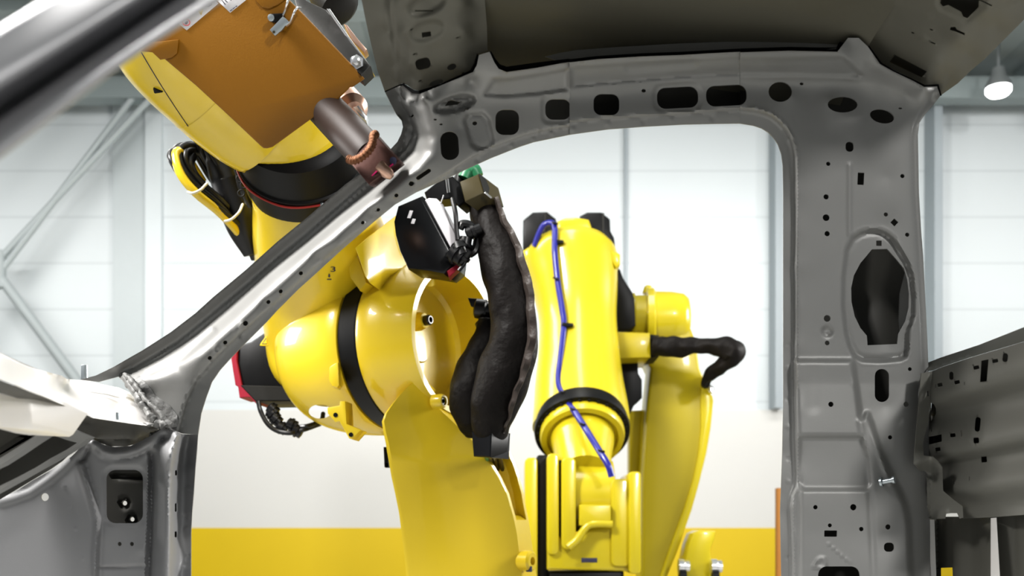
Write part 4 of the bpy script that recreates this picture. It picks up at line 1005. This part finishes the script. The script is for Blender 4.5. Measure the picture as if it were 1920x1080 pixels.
# electrode arm
s=MB(); a=U(590,183,1.925); b=U(698,297,1.745); d=b-a
s.lathe(a,d,[(0,.02),(0,.0345),(d.length*.55,.0345),(d.length*.95,.034),(d.length,.030)],40); ea=s.build('electrode_arm',M_ELEC,rb)
s=MB(); a2=U(628,172,1.99); b2=U(660,206,1.93); s.lathe(a2,b2-a2,[(0,.02),(0,.034),((b2-a2).length,.032),((b2-a2).length+.012,.02)],28); s.build('upper_sleeve',M_COPB,ea)
s=MB(); s.prism([U(x,y,1.90) for x,y in ((661,200),(672,196),(688,217),(686,226),(674,216))],(0,.03,0),.004,2); s.build('sleeve_clip',M_CHROME,ea)
s=MB(); q=[(653,301),(658,304),(700,251),(704,250),(749,301),(746,305),(693,345),(690,346),(656,308)]
q=[(655,304),(703,250),(749,302),(691,346)]
s.prism([U(x,y,1.672-.0002*(y-300)) for x,y in q],(.006,.035,.006),.003,2); eh=s.build('electrode_holder',M_COP,rb)
s=MB()
for x,y in ((737,301),(693,336)):
    s=MB(); s.lathe(U(x,y,1.668),(0,-1,0),[(-.004,.0058),(.0008,.0058)],16); s.build('holder_hole',M_INK,eh)
s=MB()
for a,b in (((697,330),(707,320)),((724,317),(737,307))):
    A_=np.array(a,float);B_=np.array(b,float);dd=(B_-A_)/np.hypot(*(B_-A_));nn=np.array((-dd[1],dd[0]))*1.2
    s.prism([U(*(A_+nn),1.666),U(*(B_+nn),1.666),U(*(B_-nn),1.666),U(*(A_-nn),1.666)],(0,.002,0))
s.build('alignment_mark',M_MAG,eh)
s=MB(); a=U(713,312,1.668); b=U(733,330,1.672); d=b-a
s.lathe(a,d,[(-.004,.009),(0,.0105),(d.length*.6,.0105),(d.length*.9,.0085),(d.length*1.12,.005),(d.length*1.16,.001)],24); s.build('electrode_tip',M_COPB,eh)
s=MB(); P=spline([(653,298,1.66),(662,301,1.655),(676,296,1.65),(690,284,1.65),(698,270,1.655),(700,256,1.66),(704,252,1.67)],9)
rgs=s.tube([U(*q) for q in P],[.0062+.0012*math.sin(k*1.9) for k in range(len(P))],12); s.build('copper_braid',M_BRAID,eh,0)
# =================================================================== BACK ROBOT
r2 = thing('welding_robot', 'lemon yellow robot arm standing further back, its forearm hanging straight down', 'robot', (.62,5.2,0))
Q=lambda x,y,Y=4.7: U(x,y,Y)
# forearm
s=MB()
rowsF=[(470,1068,78),(490,1070,88),(540,1078,80),(600,1083,72),(660,1085,74),(720,1086,80),(770,1089,85),(800,1090,87)]
p,r=pxspline([(x,y,4.75-.0009*(y-470),h*4.7/F) for y,x,h in rowsF],6)
s.tube(p,r,48); f2=s.build('forearm',M_LEM,r2,50)
s=MB()
q=[(978,470),(1000,456),(1022,440),(1040,434),(1048,418),(1062,411),(1078,409),(1102,412),(1108,422),(1111,434),(1128,448),(1162,474),(1163,482),(1152,500),(1150,530),(1000,530),(992,500)]
s.prism([Q(x,y,4.66) for x,y in q],(0,.24,0),.02,3); s.build('forearm_head',M_LEM,f2)
s=MB(); q=[(1045,414),(1060,408),(1082,407),(1104,411),(1109,424),(1109,434),(1096,436),(1046,436)]
s.prism([Q(x,y,4.62) for x,y in q],(0,.1,0),.012,3); s.build('head_cap',M_LEM,f2)
s=MB(); q=[(1042,450),(1107,450),(1110,462),(1100,468),(1046,466)]
s.prism([Q(x,y,4.63) for x,y in q],(0,.1,0),.008,2); s.build('head_rib',M_LEM,f2)
s=MB(); q=[(1140,466),(1163,476),(1163,496),(1155,502),(1142,484)]
s.prism([Q(x,y,4.60) for x,y in q],(0,.14,0),.008,2); s.build('head_ear',M_LEM,f2)
for (y,x0,x1) in ((622,1062,1108),(660,1062,1110),(733,1070,1128)):
    s=MB(); s.prism([Q(x0,y-4,4.42),Q(x1,y-4,4.42),Q(x1,y+3,4.42),Q(x0,y+3,4.42)],(0,.12,0),.006,2); s.build('cable_rib',M_LEM,f2)
# motors on its head
for q in ([(981,470),(981,412),(999,397),(1026,396),(1043,410),(1045,450),(1040,470)],[(1088,404),(1101,397),(1128,397),(1144,410),(1145,432),(1152,445),(1155,466),(1120,466),(1092,420)]):
    s=MB(); s.prism([Q(x,y,4.74) for x,y in q],(0,.2,0),.012,2); m2=s.build('wrist_motor',M_BLK,r2)
    x0=q[0][0]; s=MB(); cx_=sum(a for a,b in q)/len(q)
    s.tube([Q(cx_+6,400,4.737),Q(cx_+6,440,4.737)],.006,6); s.build('motor_edge',M_GREY,m2)
# wrist end: black ring, collar, neck
s=MB(); c=Q(1091,806,4.40); ax=Vector((0,-.66,-.75))
s.lathe(c,ax,[(-.06,.15),(-.05,.20),(0,.208),(.02,.206),(.022,.15)],64); wr2=s.build('wrist_ring',M_BLK,r2)
s=MB()
for k in range(30):
    t=2*math.pi*k/30; axn=ax.normalized(); u=Vector((1,0,0)); v=axn.cross(u)
    s.lathe(c+axn*.02+(u*math.cos(t)+v*math.sin(t))*.190,axn,[(0,.007),(.006,.007)],6)
s.build('ring_bolts',M_GREY,wr2)
wr2.children[0]['kind']='stuff'
s=MB(); s.lathe(c+ax.normalized()*.01,ax,[(0,.12),(0,.182),(.03,.184),(.05,.178),(.052,.155),(.035,.150),(.035,.1)],56); col2=s.build('wrist_collar',M_LEM,r2)
s=MB(); s.lathe(c+ax.normalized()*.03,ax,[(0,.152),(.012,.152),(.012,.142),(.0,.142)],56,False); s.build('collar_seal',M_BLK,col2)
s=MB(); s.lathe(c+ax.normalized()*.03,ax,[(0,.10),(0,.140),(.06,.134),(.14,.118),(.24,.11)],40); s.build('wrist_neck',M_LEM,r2)
# wrist box
s=MB(); q=[(1022,862),(1027,853),(1042,852),(1046,862),(1066,864),(1080,866),(1086,884),(1140,886),(1146,902),(1178,896),(1181,888),(1198,887),(1201,896),(1201,1060),(1196,1074),(1026,1070)]
q=[(1026,1068),(1026,980),(1044,1000),(1060,1018),(1080,1015),(1104,988),(1150,985),(1154,900),(1180,897),(1201,897),(1201,1062),(1197,1072)]
s.prism([Q(x,y,4.14) for x,y in q],(0,.34,0),.014,3); wb=s.build('wrist_fork',M_LEM,r2)
def vplate(nm,x0,x1,y0,y1,Y,m,par,d=.3,rad=10):
    s=MB(); pts=rr((x0+x1)/2,(y0+y1)/2,(x1-x0)/2,(y1-y0)/2,rad); s.prism([Q(x,y,Y) for x,y in pts],(0,d,0),.006,2); return s.build(nm,m,par)
vplate('side_cover',984,1008,858,1100,4.20,M_LEM,r2,.36,8)
vplate('black_spacer',1006,1028,853,1085,4.22,M_BLK,r2,.36,6)
vplate('inner_plate',1026,1048,850,1040,4.12,M_LEM,r2,.4,9)
vplate('gap_seal',1046,1054,862,1034,4.16,M_BLK,r2,.35,4)
vplate('drive_plate',1053,1080,858,1030,4.10,M_LEM,r2,.38,10)
s=MB(); s.lathe(Q(1076,930,4.28),(1,0,0),[(0,.05),(0,.150),(.03,.152),(.16,.148),(.165,.12),(.17,.05)],48); s.build('tool_drum',M_LEM,r2)
vplate('drum_block',1086,1146,946,986,4.09,M_LEM,r2,.1,3)
s=MB(); s.tube([Q(x,y,4.10) for x,y in spline([(1066,1026),(1082,1012),(1096,992),(1106,984),(1124,982),(1148,983)],6)],.016,14); s.build('lug_ridge',M_LEM,wb)
vplate('flange_plate',1180,1202,884,1076,4.09,M_LEM,r2,.36,7)
vplate('flange_drum',1146,1182,898,1062,4.12,M_LEM,r2,.34,10)
s=MB(); s.prism([Q(x,y,4.085) for x,y in ((1090,1046),(1120,1046),(1120,1055),(1090,1055))],(0,.004,0),.0015); s.build('name_plate',M_INK,wb)
s=MB(); s.prism([Q(x,y,4.16) for x,y in ((1030,1074),(1170,1072),(1170,1200),(1030,1200))],(0,.3,0),.01); s.build('tool_flange',M_BLK,r2)
# blue hose
s=MB(); s.tube([Q(*q) for q in spline([(1002,462,4.6),(1010,440,4.58),(1020,422,4.56),(1034,418,4.55),(1040,428,4.53),(1040,470,4.50),(1046,530,4.48),(1054,580,4.44),(1057,608,4.42),(1052,660,4.38),(1047,712,4.34),(1056,740,4.30),(1080,776,4.22),(1104,814,4.12),(1124,846,4.06),(1140,872,4.03),(1147,894,4.03)],8)],.0135,12); bh=s.build('blue_hose',M_BLUE,r2)
for (x,y,Y) in ((1058,608,4.40),(1049,715,4.33),(1040,452,4.50)):
    s=MB(); s.prism([Q(x-4,y-4,Y),Q(x+17,y-2,Y),Q(x+17,y+3,Y),Q(x+6,y+5,Y),Q(x-5,y+3,Y)],(0,.04,0),.003); s.build('hose_clip',M_BLK,bh)
for (x,y,Y) in ((1040,418,4.52),(1042,522,4.47),(1055,735,4.29),(1075,767,4.23),(1092,795,4.15),(1127,845,4.05)):
    s=MB(); c_=Q(x,y,Y); s.lathe(c_-Vector((0,0,.004)),(.3,-.2,1),[(0,.0150),(.007,.0150)],14); s.build('hose_band',M_GREY,bh)
# elbow of this robot
s=MB(); q=[(1154,500),(1163,505),(1168,520),(1186,548),(1190,560),(1192,610),(1180,618),(1158,618),(1153,560)]
s.prism([Q(x,y,4.72) for x,y in q],(0,.25,0),.006); s.build('elbow_gasket',M_BLK,r2)
s=MB(); s.lathe(Q(1180,600,4.95),(1,-.08,0),[(0,.05),(.0,.125),(.025,.13),(.03,.118),(.08,.118),(.085,.148),(.115,.152),(.125,.135),(.20,.132),(.26,.122),(.285,.10),(.295,.05)],56); ed=s.build('elbow_drum',M_LEM,r2)
s=MB(); s.lathe(Q(1215,544,4.95),(.2,0,1),[(-.02,.025),(.012,.022),(.022,.012),(.024,.004)],16); s.build('lifting_boss',M_LEM,ed)
s=MB(); q=[(1156,624),(1160,622),(1219,624),(1220,670),(1157,672)]
s.prism([Q(x,y,4.60) for x,y in q],(0,.3,0),.006); s.build('junction_box',M_LEMD,r2)
s=MB(); q=[(1160,670),(1196,672),(1197,700),(1204,712),(1204,746),(1190,758),(1182,775),(1170,780),(1163,700)]
s.prism([Q(x,y,4.75) for x,y in q],(0,.2,0),.006); s.build('elbow_motor',M_BLK,r2)
s=MB(); s.prism([Q(x,y,4.62) for x,y in ((1216,626),(1236,628),(1236,668),(1217,672))],(0,.2,0),.008); hb=s.build('hose_bracket',M_BLK,r2)
s=cloth_tube([(1225,648,4.6,.044),(1250,650,4.58,.046),(1280,650,4.56,.042),(1310,648,4.54,.034),(1340,650,4.52,.040),(1366,655,4.50,.050),(1376,664,4.50,.050),(1364,678,4.52,.036),(1344,692,4.56,.030),(1328,708,4.62,.026),(1322,722,4.68,.02)],28,.003,10,9)
s.build('dress_pack_hose',M_CLOTH,r2,0)
# lower arm
s=MB()
q=[(1220,690),(1196,640),(1218,640),(1225,620),(1290,600),(1306,640),(1313,690),(1336,742),(1339,750),(1334,800),(1326,848),(1312,905),(1298,955),(1272,1030),(1252,1080),(1225,1200),(1195,1200),(1203,1060),(1204,900),(1210,790)]
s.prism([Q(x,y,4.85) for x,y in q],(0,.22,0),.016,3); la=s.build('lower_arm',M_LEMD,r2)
s=MB(); q=[(1316,705),(1337,744),(1338,752),(1333,800),(1325,848),(1311,905),(1297,955),(1271,1030),(1251,1080),(1225,1190),(1212,1190),(1238,1080),(1262,1010),(1284,950),(1300,900),(1310,850),(1315,800),(1314,750)]
s.prism([Q(x,y,4.835) for x,y in q],(0,.04,0),.008,2); s.build('arm_flange',M_LEM,la)
s=MB(); s.lathe(Q(1331,731,4.82),(.6,-.6,.3),[(0,.020),(.015,.020),(.018,.012)],12); s.build('arm_bolt',M_CHROME,la)
s=MB(); q=[(1208,790),(1196,860),(1186,886),(1180,890),(1176,860),(1186,800),(1192,780)]
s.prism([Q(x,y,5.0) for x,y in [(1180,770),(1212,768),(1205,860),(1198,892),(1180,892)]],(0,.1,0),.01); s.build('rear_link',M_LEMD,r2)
# balancer clevis at the foot
s=MB(); q=[(1283,1110),(1283,1060),(1292,1020),(1300,1000),(1312,994),(1342,996),(1340,1012),(1332,1030),(1334,1046),(1333,1110)]
s.prism([Q(x,y,4.75) for x,y in q],(0,.2,0),.012,2); bc=s.build('balancer_clevis',M_LEM,r2)
for x0 in (1272,1333):
    s=MB(); s.lathe(Q(x0,1062,4.72),(1,0,0),[(0,.02),(0,.034),(.025,.034),(.03,.028),(.05,.028),(.05,.01)],20); s.build('clevis_pin',M_CHROME,bc)
    s=MB(); s.lathe(Q(x0+2,1080,4.70),(1,0,0),[(0,.02),(0,.03),(.03,.03),(.03,.01)],16); s.build('clevis_washer',M_BLK,bc)
# foot of the robot, below the frame
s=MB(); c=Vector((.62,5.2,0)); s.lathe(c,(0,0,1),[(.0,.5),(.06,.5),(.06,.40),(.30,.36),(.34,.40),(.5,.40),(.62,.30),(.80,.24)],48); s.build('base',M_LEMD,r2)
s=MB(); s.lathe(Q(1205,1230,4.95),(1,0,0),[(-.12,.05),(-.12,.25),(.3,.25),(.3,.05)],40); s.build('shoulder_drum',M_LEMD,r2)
# =================================================================== HALL
def structure(o, **k):
    o['kind']='structure'; return o
def panel_mat(name, base, dark, spacing, axis=2, rough=.5, line=.06):
    m=mat(name, base, rough); nt=m.node_tree; b=nt.nodes['Principled BSDF']
    tc=nt.nodes.new('ShaderNodeTexCoord'); sp=nt.nodes.new('ShaderNodeSeparateXYZ'); nt.links.new(tc.outputs['Object'],sp.inputs[0])
    ma=nt.nodes.new('ShaderNodeMath'); ma.operation='FRACT'; dv=nt.nodes.new('ShaderNodeMath'); dv.operation='DIVIDE'; dv.inputs[1].default_value=spacing
    nt.links.new(sp.outputs[axis],dv.inputs[0]); nt.links.new(dv.outputs[0],ma.inputs[0])
    rp=nt.nodes.new('ShaderNodeValToRGB'); e=rp.color_ramp.elements
    e[0].position=0; e[0].color=(*dark,1); e[1].position=line; e[1].color=(*base,1)
    nt.links.new(ma.outputs[0],rp.inputs[0])
    n=nt.nodes.new('ShaderNodeTexNoise'); n.inputs['Scale'].default_value=.8; nt.links.new(tc.outputs['Object'],n.inputs['Vector'])
    mx=nt.nodes.new('ShaderNodeMix'); mx.data_type='RGBA'; mx.blend_type='MULTIPLY'; mx.inputs[0].default_value=.12
    nt.links.new(rp.outputs[0],mx.inputs[6]); nt.links.new(n.outputs['Fac'],mx.inputs[7]); nt.links.new(mx.outputs[2],b.inputs['Base Color'])
    return m
M_WALL=panel_mat('ribbed_wall_panel',(0.68,0.725,0.745),(0.56,0.60,0.62),.41,2,.45,.07)
M_WAIN=mat('lower_wall_paint',(0.64,0.635,0.615),.6,var=.02,vscale=1.5)
M_BAND=mat('yellow_wall_paint',(0.66,0.47,0.002),.5,var=.05,vscale=1.2)
M_FLOOR=mat('epoxy_floor',(0.42,0.42,0.41),.35,var=.08,vscale=1.0)
M_CEIL=panel_mat('metal_deck',(0.36,0.40,0.40),(0.28,0.32,0.32),.30,0,.6,.4)
M_BEAM=mat('grey_beam',(0.30,0.345,0.35),.5,0)
M_COLM=mat('column_paint',(0.33,0.37,0.395),.5,var=.03)
M_COLL=mat('column_lit_face',(0.68,0.73,0.75),.5,var=.03)  # lit face of the column, its brightness put into the colour
M_COLD=mat('column_shaded_face',(0.52,0.565,0.58),.5,var=.03)  # darker face of the same column, shade put into the colour
M_BRACE=mat('brace_paint',(0.40,0.44,0.45),.5)
M_LAMP=mat('lamp_glow',(1.0,0.98,0.95),.5,emit=14.0)
M_HOUS=mat('lamp_housing',(0.4,0.42,0.43),.4,.6)
M_ORN=mat('orange_post_paint',(0.40,0.17,0.03),.6)
WY=9.0
def simple(name,lo,hi,m,kind='structure',bev=0):
    s=MB(); s.wbox(lo,hi,bev); o=s.build(name,m); o['kind']=kind; return o
zr=lambda row: CZ-(row-HR)/F*WY
xr=lambda px: (px-960)/F*WY
simple('wall_back',(-13,WY,zr(770)),(13,WY+.2,5.4),M_WALL)
simple('wall_lower',(-13,WY-.06,zr(990)),(13,WY+.2,zr(770)),M_WAIN)
simple('wall_base',(-13,WY-.07,0),(13,WY+.2,zr(990)),M_BAND)
simple('floor',(-13,-7,-.2),(13,WY+.2,0),M_FLOOR)
simple('ceiling',(-13,-7,5.35),(13,WY+.2,5.5),M_CEIL)
for i,(a,b,d,m) in enumerate(((1442,1456,.22,M_COLM),(1170,1176,.05,M_COLM),(276,306,.05,M_COLL),(214,276,.03,M_COLD),(1733,1748,.22,M_COLM),(-190,-60,.2,M_COLL))):
    simple('trim_%d'%(i+1),(xr(a),WY-d,zr(770)),(xr(b),WY,5.35),m)
n=7
for (p,q,w) in (((-2,487),(300,165),.055),((-60,590),(262,165),.055),((-2,470),(-2,540),.12),((2,522),(160,735),.09),((-2,522),(-160,735),.09)):
    A=U(p[0],p[1],WY-.35); B=U(q[0],q[1],WY-.35); s=MB(); d=B-A
    s.tube([A,B],w*.5,14)
    o=s.build('trim_%d'%n,M_BRACE); o['kind']='structure'; n+=1
for (Y,z0,z1) in ((8.6,5.0,5.18),(7.4,5.12,5.35),(6.2,5.12,5.35)):
    simple('trim_%d'%n,(-13,Y,z0),(13,Y+.16,z1),M_BEAM); n+=1
for X in (-6.2,-3.0,3.2,4.4,6.5):
    simple('trim_%d'%n,(X,3.0,5.15),(X+.14,8.9,5.35),M_BEAM); n+=1
lx,ly,lz=(1872-960)/F*8.2,8.2,CZ+(1000-170)/F*8.2
lamp=thing('ceiling_lamp','round white high-bay lamp glowing near the ceiling, right of the car body','lamp',(lx,ly,lz))
s=MB(); s.lathe((lx,ly,lz+.02),(0,0,1),[(0,.10),(.03,.10),(.10,.06),(.16,.05),(.16,.03)],28); s.build('lamp_housing',M_HOUS,lamp)
s=MB(); s.lathe((lx,ly,lz-.045),(0,0,1),[(0,.03),(.012,.075),(.035,.095),(.06,.095)],28); s.build('lamp_glass',M_LAMP,lamp)
s=MB(); s.tube([(lx,ly,lz+.17),(lx,ly,5.35)],.012,8); s.build('hanger',M_HOUS,lamp)
post=thing('safety_post','slim orange post by the yellow wall band, half hidden by the middle pillar','post',((1461-960)/F*6.5,6.5,0))
px_=(1461-960)/F*6.5
s=MB(); s.wbox((px_-.022,6.48,0),(px_+.022,6.52,CZ+(1000-915)/F*6.5),.006); s.build('upright',M_ORN,post)
s=MB(); s.wbox((px_-.08,6.42,0),(px_+.08,6.58,.012),.003); s.build('base_plate',M_ORN,post)

# ------------------------------------------------------------------ light
w=bpy.data.worlds.new('hall_light'); scene.world=w; w.use_nodes=True
bg=w.node_tree.nodes['Background']; bg.inputs[0].default_value=(.92,.96,1,1); bg.inputs[1].default_value=.32
def area(name,loc,tgt,sx,sy,power,col=(1,.98,.95)):
    l=bpy.data.lights.new(name,'AREA'); l.shape='RECTANGLE'; l.size=sx; l.size_y=sy; l.energy=power; l.color=col
    o=bpy.data.objects.new(name,l); COL.objects.link(o); o.location=loc
    o.rotation_euler=(Vector(tgt)-Vector(loc)).to_track_quat('-Z','Y').to_euler(); return o
ws=area('strip_light',(0,5.5,4.5),(0,8.9,3.3),16,.4,82); ws.data.spread=math.radians(74)
area('side_fill',(-4.0,3.6,2.8),(1.0,1.85,1.4),.8,.8,60)  # unseen lamp added to graze the middle pillar's left edges
area('strip_light',(0.2,3.4,4.7),(0,3.4,0),2.6,.5,40)
area('strip_light',(-2.6,4.4,4.6),(-.6,3.2,1.5),.5,2.0,60)
area('side_fill',(4.6,4.3,3.45),(-.2,2.8,1.9),2.0,.84,165)  # added unseen panel, placed to whiten the reflection in the elbow cup
area('side_fill',(4.6,4.3,2.60),(-.2,2.8,1.75),2.0,.44,88)  # second added panel, the gap between them parts that reflection
area('front_light',(3.6,-4.2,4.6),(-.2,2.9,1.9),.7,.7,250)
area('side_fill',(-2.3,1.0,4.3),(-.45,1.75,1.6),.8,1.6,330)  # unseen lamp added to brighten the far pillar's upper face and the cowl
# ------------------------------------------------------------------ camera
cd=bpy.data.cameras.new('camera'); cam=bpy.data.objects.new('camera',cd); COL.objects.link(cam)
cam.location=(0,0,CZ); cam.rotation_euler=(math.radians(90),0,0)
cd.sensor_width=36; cd.lens=36*F/1920; cd.shift_y=(HR-540)/1920; cd.clip_start=.05
cd.dof.use_dof=True; cd.dof.focus_distance=2.05; cd.dof.aperture_fstop=4.2
scene.camera=cam
scene.view_settings.view_transform='Standard'
scene.view_settings.look='Medium High Contrast'
scene.view_settings.exposure=0.0
